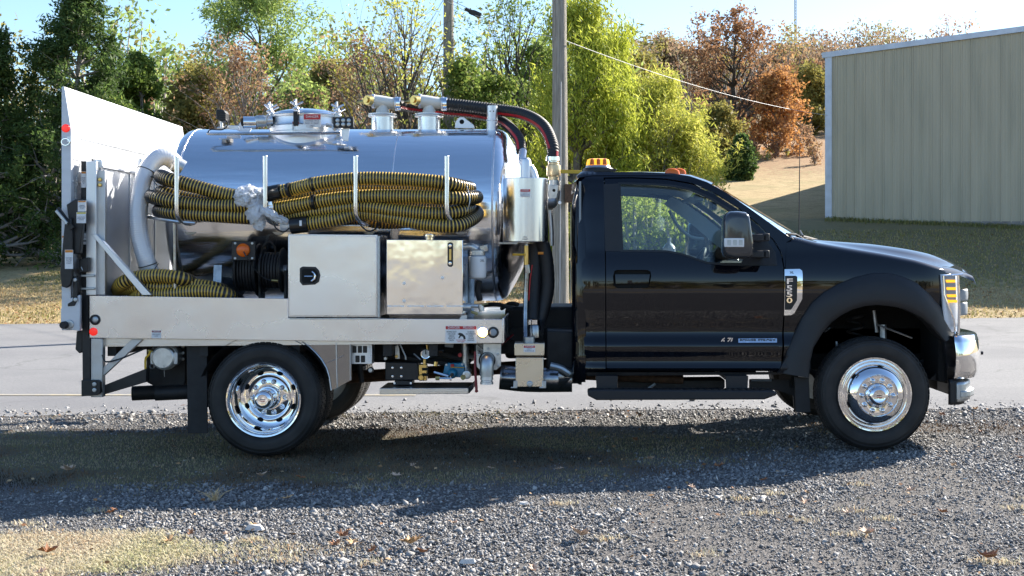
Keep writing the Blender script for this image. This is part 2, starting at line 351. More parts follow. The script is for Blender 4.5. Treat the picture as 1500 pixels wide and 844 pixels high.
def pnoise(X, Y, s, seed=0):
    """cheap smooth value noise, numpy"""
    r = np.random.default_rng(seed); T = r.random((64, 64)); x = X * s + 1000; y = Y * s + 1000
    xi = np.floor(x).astype(int); yi = np.floor(y).astype(int); fx = x - xi; fy = y - yi; fx = fx*fx*(3-2*fx); fy = fy*fy*(3-2*fy)
    g = lambda a, b: T[a % 64, b % 64]
    return (g(xi, yi)*(1-fx)+g(xi+1, yi)*fx)*(1-fy) + (g(xi, yi+1)*(1-fx)+g(xi+1, yi+1)*fx)*fy
def grassmask(X, Y):
    """1 where dry grass covers the gravel"""
    n = pnoise(X, Y, 1.1, 3) * .4 + pnoise(X, Y, 3.3, 4) * .35 + pnoise(X, Y, 11, 14) * .25
    # patch at the front left, patch below the truck, thin strips elsewhere
    a = np.exp(-(((X + 2.6) / .85)**2 + ((Y + 2.8) / .5)**2)**1.4) * 1.2
    a = np.maximum(a, .62 * np.exp(-(((X + 1.2) / .7)**2 + ((Y + 2.75) / .25)**2)))
    a = np.maximum(a, np.exp(-(((X + 2.6) / 4.2)**2 + ((Y - .25) / 1.45)**2)**2.2) * 1.25)
    a = np.maximum(a, .62 * np.exp(-((Y - 1.3) / .5)**2) * (X > 2))
    a = np.maximum(a, .35 * np.exp(-((Y - 2.35) / .3)**2))
    return np.clip((a + (n - .5) * .9 - .28) * 2.2, 0, 1)
def raw_mesh(name, V, Fc, mats, tone=None, kind='stuff', parent=None, label=None, cat=None, org=(0, 0, 0)):
    V = np.asarray(V, np.float32); Fc = np.asarray(Fc, np.int32); nf, k = Fc.shape
    me = bpy.data.meshes.new(name); me.vertices.add(len(V)); me.vertices.foreach_set('co', (V - np.array(org, np.float32)).ravel())
    me.loops.add(nf*k); me.loops.foreach_set('vertex_index', Fc.ravel())
    me.polygons.add(nf); me.polygons.foreach_set('loop_start', np.arange(0, nf*k, k, dtype=np.int32))
    me.update(calc_edges=True); me.validate()
    if tone is not None:
        at = me.attributes.new('tone', 'FLOAT', 'FACE'); at.data.foreach_set('value', np.asarray(tone, np.float32))
    for m in mats: me.materials.append(m)
    o = bpy.data.objects.new(name, me); link(o, parent, org)
    if kind: o['kind'] = kind
    return tag(o, label, cat)
def tone_mat(name, stops, rough=.8, trans=0.0, spec=.3, bump=0):
    m = bpy.data.materials.new(name); m.use_nodes = True; t = m.node_tree; b = t.nodes['Principled BSDF']; b.inputs['Roughness'].default_value = rough
    b.inputs['Specular IOR Level'].default_value = spec
    a = t.nodes.new('ShaderNodeAttribute'); a.attribute_name = 'tone'; r = t.nodes.new('ShaderNodeValToRGB')
    while len(r.color_ramp.elements) < len(stops): r.color_ramp.elements.new(.5)
    for i, c in enumerate(stops): r.color_ramp.elements[i].position = i / (len(stops) - 1); r.color_ramp.elements[i].color = (lin(c) if isinstance(c, str) else tuple(c) + (1,))
    t.links.new(a.outputs['Fac'], r.inputs[0]); t.links.new(r.outputs[0], b.inputs['Base Color'])
    if bump:
        tc = t.nodes.new('ShaderNodeTexCoord'); n3 = t.nodes.new('ShaderNodeTexNoise'); n3.inputs['Scale'].default_value = 150
        t.links.new(tc.outputs['Object'], n3.inputs[0]); bu = t.nodes.new('ShaderNodeBump'); bu.inputs['Strength'].default_value = bump; bu.inputs['Distance'].default_value = .01
        t.links.new(n3.outputs[0], bu.inputs['Height']); t.links.new(bu.outputs[0], b.inputs['Normal'])
    if trans:
        tl = t.nodes.new('ShaderNodeBsdfTranslucent'); mx = t.nodes.new('ShaderNodeMixShader'); mx.inputs[0].default_value = trans
        t.links.new(r.outputs[0], tl.inputs[0]); out = t.nodes['Material Output']
        t.links.new(b.outputs[0], mx.inputs[1]); t.links.new(tl.outputs[0], mx.inputs[2]); t.links.new(mx.outputs[0], out.inputs[0])
    M[name] = m; return m
# ---- crushed stone
def stones(name, X, Y, S, mats, sink=.25):
    n = len(X); base = np.array([(1,0,0),(-1,0,0),(0,1,0),(0,-1,0),(0,0,1),(0,0,-1)], float)
    v = base[None] * (1 + RNG.uniform(-.35, .35, (n, 6, 1))) + RNG.uniform(-.3, .3, (n, 6, 3))
    v *= np.stack([RNG.uniform(.75, 1.4, n), RNG.uniform(.6, 1.1, n), RNG.uniform(.25, .65, n)], 1)[:, None]
    q = RNG.normal(size=(n, 4)); q[:, 1:3] *= .35; q /= np.linalg.norm(q, axis=1)[:, None]
    w_, x, y, z = q.T
    R = np.stack([np.stack([1-2*(y*y+z*z), 2*(x*y-z*w_), 2*(x*z+y*w_)], 1), np.stack([2*(x*y+z*w_), 1-2*(x*x+z*z), 2*(y*z-x*w_)], 1), np.stack([2*(x*z-y*w_), 2*(y*z+x*w_), 1-2*(x*x+y*y)], 1)], 1)
    v = np.einsum('nij,nkj->nki', R, v) * S[:, None, None]
    v += np.stack([X, Y, hgt(X, Y) - .016 + S * sink], 1)[:, None]
    f = np.array([(0,2,4),(2,1,4),(1,3,4),(3,0,4),(2,0,5),(1,2,5),(3,1,5),(0,3,5)])
    Fc = (f[None] + (np.arange(n)*6)[:, None, None]).reshape(-1, 3)
    return raw_mesh(name, v.reshape(-1, 3), Fc, mats, tone=np.repeat(np.clip(RNG.beta(2.2, 2.6, n), 0, 1), 8))
tone_mat('stone', [(.088, .087, .090), (.165, .163, .166), (.25, .246, .246), (.35, .342, .335), (.62, .60, .57)], .75, bump=.4)
def scatter(n, x0, x1, y0, y1): return RNG.uniform(x0, x1, n), RNG.uniform(y0, y1, n)
X, Y = scatter(370000, -5.9, 5.2, -4.1, 2.65)
keep = (X > -(Y + D) * .45 - .7) & (X < (Y + D) * .37 + .7) & (RNG.random(len(X)) > grassmask(X, Y) * np.where(Y > -1.7, .97, .72))
fade = np.clip((2.75 - Y) / 1.0 + .2, .25, 1) * np.where(Y < .3, 1, .72); keep &= RNG.random(len(X)) < fade * np.where(pnoise(X, Y, 1.7, 12) * .7 + pnoise(X, Y, 6, 13) * .3 > .62, .45, .97)
X, Y = X[keep], Y[keep]; S = RNG.gamma(2.0, .0019, len(X)) + .0028; S *= np.where(pnoise(X, Y, .9, 9) > .55, 1.25, .9)
stones('gravel', X, Y, np.clip(S, .003, .024), [M['stone']])
X, Y = scatter(26000, -8, 8, 1.6, 4.0); k = RNG.random(len(X)) < np.exp(-((Y - 2.4) / .6)**2) * (.4 + .6*pnoise(X, Y, 1.3, 31)); X, Y = X[k], Y[k]
stones('gravel', X, Y, RNG.gamma(2.5, .0038, len(X)) + .003, [M['stone']])
# ---- dry grass on the yard
def blades(name, X, Y, H, mats, lean=.8, width=.0022, tone=None, dz=-.012):
    n = len(X); a = RNG.uniform(0, 2*np.pi, n); L = H * RNG.uniform(.2, lean, n); z = hgt(X, Y) + dz
    b = np.stack([X, Y, z], 1); d1 = np.stack([np.cos(a), np.sin(a), np.zeros(n)], 1); s_ = np.stack([-np.sin(a), np.cos(a), np.zeros(n)], 1) * (width * RNG.uniform(.6, 1.5, n))[:, None]
    m1 = b + d1*(L*.35)[:, None] + np.stack([0*z, 0*z, H*.6], 1); t1 = b + d1*L[:, None] + np.stack([0*z, 0*z, H*RNG.uniform(.5, 1, n)], 1)
    v = np.stack([b - s_, b + s_, m1 + s_*.8, m1 - s_*.8, t1 + s_*.2, t1 - s_*.2], 1).reshape(-1, 3)
    f = np.array([(0,1,2,3),(3,2,4,5)]); Fc = (f[None] + (np.arange(n)*6)[:, None, None]).reshape(-1, 4)
    tn = RNG.random(n) if tone is None else tone
    return raw_mesh(name, v, Fc, mats, tone=np.repeat(np.clip(tn, 0, 1), 2))
tone_mat('dry_grass', [(.34, .38, .17), (.50, .48, .27), (.60, .54, .36), (.70, .62, .47), (.42, .27, .15)], .8, trans=.35)
X, Y = scatter(240000, -5.4, 4.2, -4.0, 2.75); g = grassmask(X, Y); k = (RNG.random(len(X)) < g * .8) & (X > -(Y + D) * .45 - .2) & (X < (Y + D) * .37 + .2)
X, Y = X[k], Y[k]; fr = Y < -1.7
Xs, Ys = RNG.normal(-2.55, .6, 46000), RNG.normal(-2.8, .34, 46000); ks = (Ys > -3.6) & (Ys < -1.75) & (RNG.random(46000) < grassmask(Xs, Ys)); Xs, Ys = Xs[ks], Ys[ks]
blades('dry_grass', Xs, Ys, RNG.uniform(.006, .022, len(Xs)), [M['dry_grass']], lean=1.6, width=.0026, tone=.15 + pnoise(Xs, Ys, 3, 15) * .6 + RNG.uniform(-.15, .25, len(Xs)))
tone_mat('verge_grass', [(.05, .04, .03), (.12, .075, .045), (.24, .16, .10), (.26, .19, .11), (.25, .25, .12), (.50, .38, .25)], .85, trans=.3)
blades('dry_grass', X[fr], Y[fr], RNG.uniform(.006, .024, fr.sum()), [M['dry_grass']], tone=pnoise(X[fr], Y[fr], 2, 5) * .8 + RNG.uniform(-.1, .3, fr.sum()))
fr = ~fr; blades('verge_grass', X[fr], Y[fr], RNG.uniform(.006, .024, fr.sum()), [M['verge_grass']], tone=np.clip((pnoise(X[fr], Y[fr], 1.1, 5) * .65 + pnoise(X[fr], Y[fr], 3.7, 21) * .35 - .5) * 2.2 + .5, 0, .85) + RNG.uniform(-.15, .2, fr.sum()))
cx_ = RNG.uniform(-3, 3.6, 70); cy_ = RNG.uniform(-3.6, -.6, 70); k = cy_ < -1.0; cx_, cy_ = cx_[k][:30], cy_[k][:30]
X = np.repeat(cx_, 60) + RNG.normal(0, .045, len(cx_)*60); Y = np.repeat(cy_, 60) + RNG.normal(0, .03, len(cx_)*60)
blades('dry_grass', X, Y, RNG.uniform(.01, .035, len(X)), [M['dry_grass']], lean=1.4, tone=RNG.uniform(.4, 1, len(X)))
# lawn blades beyond the road
X, Y = scatter(60000, -16, 16, 18.6, 31); k = np.abs(X + .5) < (Y + D) * .44; X, Y = X[k], Y[k]
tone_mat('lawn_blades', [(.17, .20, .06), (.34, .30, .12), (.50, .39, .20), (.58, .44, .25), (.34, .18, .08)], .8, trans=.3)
blades('lawn_grass', X, Y, RNG.uniform(.03, .09, len(X)), [M['lawn_blades']], width=.012, tone=np.where((Y > 22.6) & (X > -1), RNG.uniform(.1, .45, len(X)), pnoise(X, Y, .5, 6) * .9 + RNG.uniform(-.2, .3, len(X))), dz=-.03)  # bank blades take lower tones: greener grass plus the building's shade as colour
def litter(name, X, Y, s0, s1, m, dz=-.01):
    n = len(X); a, b = perp_(n); b[:, 2] *= .4; a[:, 2] *= .4; S_ = RNG.uniform(s0, s1, n)[:, None]; p = np.stack([X, Y, hgt(X, Y) + dz + S_[:, 0]*.25], 1)
    V = np.stack([p - a*S_, p - b*S_*.6, p + a*S_, p + b*S_*.6 + np.array([0, 0, .3])*S_], 1).reshape(-1, 3)
    return raw_mesh(name, V, np.arange(n*4).reshape(-1, 4), [m], tone=RNG.random(n))
def perp_(n):
    a = RNG.normal(size=(n, 3)); a /= np.linalg.norm(a, axis=1)[:, None]; b = np.cross(a, RNG.normal(size=(n, 3))); b /= np.linalg.norm(b, axis=1)[:, None]; return a, b
tone_mat('litter', [(.16, .07, .03), (.30, .15, .07), (.42, .25, .12), (.52, .36, .20)], .8)
X, Y = scatter(9000, -16, 16, 18.6, 30); k = (RNG.random(len(X)) < np.exp(-(Y - 18.7) / 2.2) + .12); litter('leaf_litter', X[k], Y[k], .03, .06, M['litter'])
X, Y = scatter(900, -5.2, 4.4, -3.6, 2.6); litter('leaf_litter', X, Y, .008, .022, M['litter'], -.002)
X, Y = scatter(120, -12, 12, 3, 18); litter('leaf_litter', X, Y, .02, .05, M['litter'], -.002)
# one clump of straw standing beside the shadow edge
def clump(loc, n, h, label, spread=.02):
    x, y = loc; z = hz(x, y) - .01; g = G()
    for i in range(n):
        a = random.uniform(0, 6.28); L = random.uniform(.5, 1) * h; d = random.uniform(.15, 1.2)
        p0 = Vector((x + random.gauss(0, spread), y + random.gauss(0, spread), z)); dr = Vector((math.cos(a)*d, math.sin(a)*d, 1)).normalized()
        g.tube([p0, p0 + dr*L*.5, p0 + dr*L + Vector((math.cos(a)*L*.25, math.sin(a)*L*.25, -L*.1))], [.0016, .0013, .0006], 3, caps=False)
    return tag(g.build('straw_clump', M['straw'], None), label, 'grass clump')
mat('straw', (.62, .46, .25), .8, vary=.3, vscale=40)
def gp(x, y):
    """ground point under a pixel (flat yard)"""
    d = F * CZ / (y - VY); return ((x - VX) * d / F, d - D)
clump(gp(314, 731), 34, .12, 'upright pale straw clump sprouting from gravel at the edge of the truck shadow', .012)
# ---- fallen leaves, each its own thing
mat('leaf_tan', (.50, .31, .15), .7, vary=.35, vscale=60); mat('leaf_brown', (.30, .13, .055), .7, vary=.4, vscale=60); mat('leaf_pale', (.58, .40, .28), .7, vary=.3, vscale=60)
def oak_leaf(x, y, s, m, rz=0, curl=1.0):
    cx, cy = gp(x, y); pr = [(0,-.5),(.06,-.3),(.30,-.30),(.12,-.12),(.42,0),(.16,.1),(.34,.28),(.10,.28),(0,.5)]
    out = pr + [(-a, b) for a, b in pr[-2:0:-1]]; g = G(); v = [(0, 0, 0)]
    for a, b in out:
        v.append((a*s, b*s, (a*a*.9 + abs(b)*.25 + random.uniform(-.05, .14))*s*curl))
    zb = hz(cx, cy) + .006; c, sn = math.cos(rz), math.sin(rz)
    tx, ty = random.uniform(-.3, .3), random.uniform(.1, .5)
    vv = [(cx + a*c - b*sn, cy + a*sn + b*c, zb + z + (b*ty + a*tx + .1*s)*.6) for a, b, z in v]; n = len(out)
    g.add(vv, [(0, i+1, (i+1) % n + 1) for i in range(n)])
    o = g.build('fallen_leaf', m, None, flat=True, recalc=False)
    sd = o.modifiers.new('t', 'SOLIDIFY'); sd.thickness = .0012; return o
special = [((602, 803), .13, 'leaf_tan', 'large curled tan oak leaf standing on gravel at bottom centre left'),
 ((851, 792), .12, 'leaf_pale', 'bright curled pale leaf on the gravel below the middle of the truck'),
 ((70, 812), .10, 'leaf_brown', 'flat brown leaf lying in the straw patch at front left'),
 ((1270, 792), .11, 'leaf_pale', 'flat pinkish leaf on gravel at the lower right of the yard'),
 ((1446, 829), .12, 'leaf_brown', 'dark curled leaf in the bottom right corner of the gravel'),
 ((1336, 727), .085, 'leaf_pale', 'small pale leaf on sunny gravel right of the front wheel shadow'),
 ((100, 690), .12, 'leaf_pale', 'long pinkish leaf lying in truck shade behind the straw patch')]
for (p, s_, m_, lb) in special: tag(oak_leaf(*p, s_, M[m_], random.uniform(0, 6.28), 1.3), lb, 'leaf')
grp = [(505,790),(520,800),(487,803),(545,812),(277,785),(168,748),(160,753),(370,772),(330,786),(620,815),(583,700),(445,703),(382,700),(612,690),(545,707),(605,686),(820,692),(955,678),(1055,690),(930,650),
 (1115,710),(1180,745),(1015,720),(1240,760),(1400,690),(1440,640),(1490,680),(1380,615),(1425,607),(60,842),(780,842),(250,795),(423,733),(660,771),(720,690),(1380,760)]
for i, p in enumerate(grp):
    tag(oak_leaf(p[0] + random.uniform(-4, 4), p[1], random.uniform(.045, .085), M[random.choice(['leaf_tan', 'leaf_brown', 'leaf_pale'])], random.uniform(0, 6.28), random.uniform(.6, 1.6)),
        'small curled dry brown leaf lying loose on the gravel yard', 'leaf', 'small dry leaves on the gravel')
for (x, y, s_, lb) in [(686, 826, .045, 'white flat stone lying at bottom centre of the gravel'), (373, 775, .055, 'pale flat shard of stone lying beside the straw patch'), (767, 740, .03, 'small white stone on gravel under the exhaust box')]:
    cx, cy = gp(x, y); g = G(); v = []
    for k in range(9):
        a = k * 2*math.pi/9; r = s_ * random.uniform(.6, 1.1); v.append((cx + r*math.cos(a), cy + r*.6*math.sin(a), hz(cx, cy) - .005))
    v += [(cx + (a-cx)*.75, cy + (b-cy)*.7, c + s_*random.uniform(.3, .5)) for a, b, c in v]
    g.add(v, [tuple(range(9))[::-1], tuple(range(9, 18))] + [(k, (k+1) % 9, (k+1) % 9 + 9, k+9) for k in range(9)])
    tag(g.build('loose_stone', mat('white_stone', (.6, .58, .56), .8, bump=.4, bscale=60), None, flat=True), lb, 'stone')

# ------------------------------------------------------------------ trees
def perp(n):
    a = RNG.normal(size=(n, 3)); a /= np.linalg.norm(a, axis=1)[:, None]; b = RNG.normal(size=(n, 3)); b = np.cross(a, b); b /= np.linalg.norm(b, axis=1)[:, None]; return a, b
def leaf_mesh(C, rad, per, size, droop=0, flat=.0, narrow=.55, tone_c=None, tvar=.5):
    """C clump centres (n,3); per leaves each; returns V, F, tone"""
    n = len(C); k = n * per; c = np.repeat(C, per, 0); rr = np.repeat(np.broadcast_to(rad, (n,)), per)
    off = RNG.normal(size=(k, 3)); off *= (rr * RNG.uniform(.3, 1, k) / np.linalg.norm(off, axis=1))[:, None]
    if droop: off[:, 2] *= 1.7; off[:, 2] -= rr * .4
    p = c + off; a, b = perp(k)
    if droop: a = a * .45 + np.array([0.25, 0, -1]) * droop; a /= np.linalg.norm(a, axis=1)[:, None]; b = np.cross(a, RNG.normal(size=(k, 3))); b /= np.linalg.norm(b, axis=1)[:, None]
    s_ = size * RNG.uniform(.6, 1.4, k); A = a * s_[:, None]; B = b * (s_ * narrow)[:, None]
    V = np.stack([p - A, p - B*.9 + A*.1, p + A, p + B*.9 + A*.1], 1).reshape(-1, 3)
    Fc = np.arange(k*4).reshape(-1, 4); tc = RNG.random(n) if tone_c is None else tone_c
    return V, Fc, np.clip(np.repeat(tc, per) * (1 - tvar) + RNG.random(k) * tvar, 0, 1)
def seg_tubes(segs, sides=5):
    """segs: list of (p0,p1,r0,r1) -> V,F"""
    S = np.array([[*a, *b, r0, r1] for a, b, r0, r1 in segs]); p0, p1, r0, r1 = S[:, :3], S[:, 3:6], S[:, 6], S[:, 7]
    t = p1 - p0; t /= np.maximum(np.linalg.norm(t, axis=1), 1e-6)[:, None]; u = np.cross(t, np.array([.3, .9, .1])); u /= np.linalg.norm(u, axis=1)[:, None]; w_ = np.cross(t, u)
    a = np.arange(sides) * 2*np.pi/sides; ring = np.cos(a)[None, :, None]*u[:, None] + np.sin(a)[None, :, None]*w_[:, None]
    V = np.concatenate([p0[:, None] + ring*r0[:, None, None], p1[:, None] + ring*r1[:, None, None]], 1)
    i = np.arange(sides); f = np.stack([i, (i+1) % sides, (i+1) % sides + sides, i + sides], 1)
    return V.reshape(-1, 3), (f[None] + (np.arange(len(S))*2*sides)[:, None, None]).reshape(-1, 4)
def skeleton(H, W, kind, nl, ns, r0, low=.15, wig=.12):
    """returns segments and tip positions (local, base at 0)"""
    segs = []; tips = []; rnd = random.random
    def limb(p, d, L, r, depth, n=4):
        q = p.copy()
        for i in range(n):
            d2 = (d + Vector((random.gauss(0, wig), random.gauss(0, wig), random.gauss(0, wig) + (.05 if kind != 'cedar' else -.02)))).normalized()
            e = q + d2 * (L / n); ra, rb = r * (1 - .8*i/n), r * (1 - .8*(i+1)/n); segs.append((q.copy(), e.copy(), ra, rb)); q = e; d = d2
            if depth > 0 and i >= 1:
                for _ in range(ns):
                    ax = Vector((random.gauss(0, 1), random.gauss(0, 1), random.gauss(0, 1))).cross(d).normalized(); dd = (d * .75 + ax * random.uniform(.5, .9)).normalized()
                    limb(q, dd, L * random.uniform(.35, .55), rb * .6, depth - 1, 3)
            elif depth == 0 and i >= 1: tips.append(q.copy())
        tips.append(q.copy())
    q = Vector((0, 0, -.3)); N = 20 if kind == 'cedar' else 8; lean = Vector((random.gauss(0, .03), random.gauss(0, .03), 1))
    for i in range(N):
        e = q + (lean + Vector((random.gauss(0, .035), random.gauss(0, .035), 0))).normalized() * (H * (.95 if kind == 'cedar' else .8) / N)
        segs.append((q.copy(), e.copy(), r0 * (1 - .85*i/N), r0 * (1 - .85*(i+1)/N))); q = e
        f = (i + 1) / N
        if f < low: continue
        for k in range(nl):
            a = rnd() * 6.283
            if kind == 'cedar': env = W * (1.06 - f)**.75 * (.6 + .6*rnd()); d = Vector((math.cos(a), math.sin(a), .35 + .5*f)).normalized(); L = env
            elif kind == 'vase': env = H * (1 - f*.7) * .62; d = Vector((math.cos(a)*.4, math.sin(a)*.4, 1)).normalized(); L = env * (.7 + .4*rnd())
            else:
                env = W * math.sqrt(max(.08, 1 - ((f - .5) / .58)**2)) * (.5 + .72*rnd()); d = Vector((math.cos(a), math.sin(a), .25 + .75*f)).normalized(); L = env
            limb(q.copy(), d, L, r0 * (1 - .85*f) * .55 + .008, 1)
    tips.append(q + Vector((0, 0, .1*H*.5)))
    return segs, tips
mat('bark', (.16, .135, .115), .9, vary=.35, vscale=9, bump=.6, bscale=25, bdist=.05); mat('bark_grey', (.30, .27, .25), .9, vary=.25, vscale=9); mat('bark_dark', (.07, .06, .05), .9, vary=.3, vscale=9)
PAL = dict(
 cedar=[(.018, .034, .010), (.032, .058, .016), (.05, .085, .024), (.085, .13, .035), (.16, .16, .05)],
 green=[(.035, .060, .012), (.065, .10, .02), (.11, .16, .035), (.17, .22, .05), (.25, .22, .06)],
 pale=[(.09, .12, .035), (.14, .19, .055), (.20, .26, .075), (.27, .33, .10), (.33, .33, .11)],
 olive=[(.08, .08, .02), (.13, .12, .035), (.17, .16, .045), (.22, .18, .05), (.28, .17, .05)],
 russet=[(.12, .07, .045), (.17, .10, .065), (.23, .14, .08), (.28, .19, .10), (.20, .19, .08)],
 willow=[(.09, .12, .015), (.17, .20, .025), (.27, .30, .04), (.38, .40, .07), (.52, .50, .11)],
 yellowgreen=[(.14, .16, .03), (.22, .24, .045), (.32, .33, .065), (.42, .40, .09), (.48, .38, .11)],
 brown=[(.09, .055, .035), (.14, .08, .045), (.20, .11, .06), (.28, .16, .08), (.38, .20, .08)], hill=[(.10, .075, .05), (.16, .11, .075), (.22, .15, .10), (.20, .19, .09), (.33, .20, .11)],
 orange=[(.13, .07, .035), (.20, .10, .045), (.30, .15, .055), (.40, .21, .07), (.24, .12, .05)])
for k, v in PAL.items(): f_ = 1.6 if k == 'cedar' else 1.55; tone_mat('leaf_' + k, [tuple(min(.7, c * f_) for c in q_) for q_ in v], .65, trans=.5, spec=.3)
TREES = []
def tree(name, x, ytop, wpx, d, kind, pal, label, group=None, nl=3, ns=2, per=60, size=.07, rad=.45, bark='bark', keep=1.0, low=.15, droop=0, narrow=.55, r0=None, cat='tree', ytop_fix=None, world=None, wig=.12, tvar=.5):
    if world: X, Y_, H, W = world
    else:
        Y_ = d - D; X = (x - VX) * d / F; zb = hz(X, Y_); H = CZ + (VY - ytop) * d / F - zb; W = wpx * d / F
    zb = hz(X, Y_); r0 = r0 or H * .022
    segs, tips = skeleton(H, W, kind, nl, ns, r0, low, wig)
    e = empty(name, (X, Y_, zb), label, cat, group)
    def under(o): o.parent = e; o.location = (0, 0, 0); ORG[o.name] = ORG[e.name].copy()
    V, Fc = seg_tubes(segs, 5); under(raw_mesh('trunk', V, Fc, [M[bark]], kind=None))
    T = np.array([tuple(t) for t in tips]); T = T[RNG.random(len(T)) < keep]
    mxt = 1000 if kind == 'cedar' else 420
    if len(T) > mxt: T = T[RNG.choice(len(T), mxt, replace=False)]
    T[:, 2] = np.minimum(T[:, 2], H)
    tc = np.clip(.5 + RNG.normal(0, .2, len(T)), 0, 1)
    if per:
        V, Fc, tn = leaf_mesh(T, rad * RNG.uniform(.6, 1.2, len(T)), per, size, droop=droop, narrow=narrow, tone_c=tc, tvar=tvar)
        under(raw_mesh('crown', V, Fc, [M['leaf_' + pal]], tone=tn, kind=None))
    TREES.append((e, X, Y_)); return e
G1 = 'trees along the far side of the lawn'
tree('cedar_tree', 88, -45, 122, 42, 'cedar', 'cedar', 'tall dark feathery cedar at the far left, its top above the frame', G1, nl=5, ns=2, per=42, size=.09, rad=.42, low=.05, narrow=.35, bark='bark_grey', r0=.2, wig=.14)
tree('cedar_tree', -28, -10, 105, 41, 'cedar', 'cedar', 'dark cedar cut off by the left edge of the photo', G1, nl=5, ns=2, per=42, size=.09, rad=.42, low=.04, narrow=.35, bark='bark_grey', r0=.18)
tree('deciduous_tree', 172, 120, 60, 43, 'round', 'green', 'dense dark green tree between the big cedar and the white liftgate ramp', G1, nl=5, ns=2, per=60, size=.075, rad=.45, low=.05)
tree('deciduous_tree', 212, 25, 36, 46, 'round', 'green', 'slim green tree with a small loose top standing behind the liftgate ramp', G1, nl=4, ns=2, per=70, size=.08, rad=.42, low=.4)
tree('deciduous_tree', 268, 58, 52, 42, 'round', 'olive', 'round olive green tree with an orange tinge behind the ramp', G1, nl=5, ns=2, per=55, size=.08, rad=.5, low=.08)
tree('deciduous_tree', 358, 56, 66, 42, 'vase', 'russet', 'reddish brown half bare tree with upright pale branches above the tank rear', G1, nl=5, ns=2, per=13, size=.055, rad=.32, low=.1, bark='bark_grey', wig=.08)
tree('deciduous_tree', 388, -75, 96, 50, 'round', 'pale', 'tall pale green willowy tree rising above the russet tree', G1, nl=6, ns=2, per=62, size=.09, rad=.62, low=.15, narrow=.35)
tree('deciduous_tree', 492, 48, 52, 48, 'round', 'olive', 'bushy olive tree right of the tall pale green tree', G1, nl=5, ns=2, per=42, size=.09, rad=.5, low=.05, bark='bark_grey')
tree('bare_tree', 590, -45, 92, 40, 'vase', 'yellowgreen', 'nearly bare dark branched tree with scattered leaves above the vent pipes', G1, nl=5, ns=2, per=6, size=.06, rad=.35, low=.15, bark='bark_dark', keep=.6, wig=.13, r0=.16)
tree('bare_tree', 545, 55, 60, 44, 'vase', 'russet', 'low reddish brown brushy tree behind the left vent pipe', G1, nl=6, ns=2, per=11, size=.06, rad=.4, low=.05, bark='bark_grey')
tree('deciduous_tree', 700, 60, 70, 43, 'round', 'green', 'small green leaved tree between the two utility poles', G1, nl=5, ns=2, per=40, size=.075, rad=.5, low=.05, bark='bark_dark', tvar=.8)
tree('bare_tree', 745, -20, 60, 46, 'vase', 'green', 'thin tree with sparse green leaves left of the near utility pole', G1, nl=4, ns=2, per=9, size=.06, rad=.4, low=.2, bark='bark_dark', keep=.7)
tree('willow_tree', 848, -60, 84, 40, 'round', 'willow', 'big bright yellow green willow behind the near utility pole', G1, nl=8, ns=2, per=95, size=.10, rad=.50, low=.03, droop=.5, narrow=.22, wig=.18)
tree('willow_tree', 902, 40, 34, 41, 'round', 'willow', 'slimmer yellow green willow leaning right of the near utility pole', G1, nl=7, ns=2, per=60, size=.10, rad=.45, low=.05, droop=.5, narrow=.22, wig=.18)
tree('willow_tree', 960, 108, 44, 42, 'vase', 'yellowgreen', 'yellow green brushy willow over the cab roof', G1, nl=6, ns=2, per=42, size=.09, rad=.42, low=.02, droop=.3, narrow=.22, bark='bark_grey')
tree('willow_tree', 1008, 170, 34, 42, 'vase', 'yellowgreen', 'low thin yellow green willow bush above the truck windscreen', G1, nl=5, ns=2, per=30, size=.08, rad=.36, low=.02, droop=.3, narrow=.22, bark='bark_grey')
tree('oak_tree', 1072, 20, 86, 90, 'round', 'brown', 'big spreading brown leaved oak on the slope left of the metal building', None, nl=7, ns=2, per=17, size=.13, rad=.6, low=.12, bark='bark_dark', r0=.36)
tree('oak_tree', 1138, 100, 40, 87, 'round', 'orange', 'orange leaved tree in front of the big brown oak', None, nl=4, ns=2, per=17, size=.13, rad=.65, low=.05, wig=.22, keep=.75)
tree('cedar_tree', 1082, 196, 19, 73, 'cedar', 'cedar', 'small round dark green cedar at the foot of the brown oak', None, nl=4, ns=2, per=22, size=.11, rad=.4, low=.02, r0=.08)
tree('deciduous_tree', 1188, 98, 34, 108, 'round', 'olive', 'yellow green tree touching the left corner of the metal building', None, nl=4, ns=2, per=30, size=.15, rad=.85, low=.05)
tree('deciduous_tree', 1052, 150, 30, 78, 'round', 'olive', 'dim green brown tree under the left side of the oak crown', None, nl=4, ns=2, per=22, size=.11, rad=.6, low=.03, bark='bark_dark')
tree('deciduous_tree', 1162, 66, 36, 130, 'round', 'hill', 'grey brown tree on the hillside behind the orange tree', None, nl=4, ns=2, per=24, size=.17, rad=.9, low=.1, bark='bark_grey')
tree('deciduous_tree', 985, 60, 42, 118, 'round', 'hill', 'brown hillside tree showing over the yellow green willow', None, nl=4, ns=2, per=26, size=.17, rad=.9, low=.1, bark='bark_grey')
tree('deciduous_tree', 935, 66, 36, 100, 'round', 'olive', 'olive hillside tree right of the bright willow top', None, nl=4, ns=2, per=26, size=.15, rad=.9, low=.1)
tree('deciduous_tree', 790, 20, 62, 47, 'round', 'pale', 'soft green leafy tree just left of the near utility pole', G1, nl=6, ns=2, per=34, size=.08, rad=.55, low=.05)
tree('deciduous_tree', 300, 90, 46, 50, 'round', 'green', 'green tree between the olive tree and the russet tree', G1, nl=5, ns=2, per=40, size=.08, rad=.5, low=.05)
tree('deciduous_tree', 440, 90, 50, 46, 'round', 'pale', 'low pale green tree right of the tall pale green tree', G1, nl=5, ns=2, per=40, size=.08, rad=.5, low=.05)
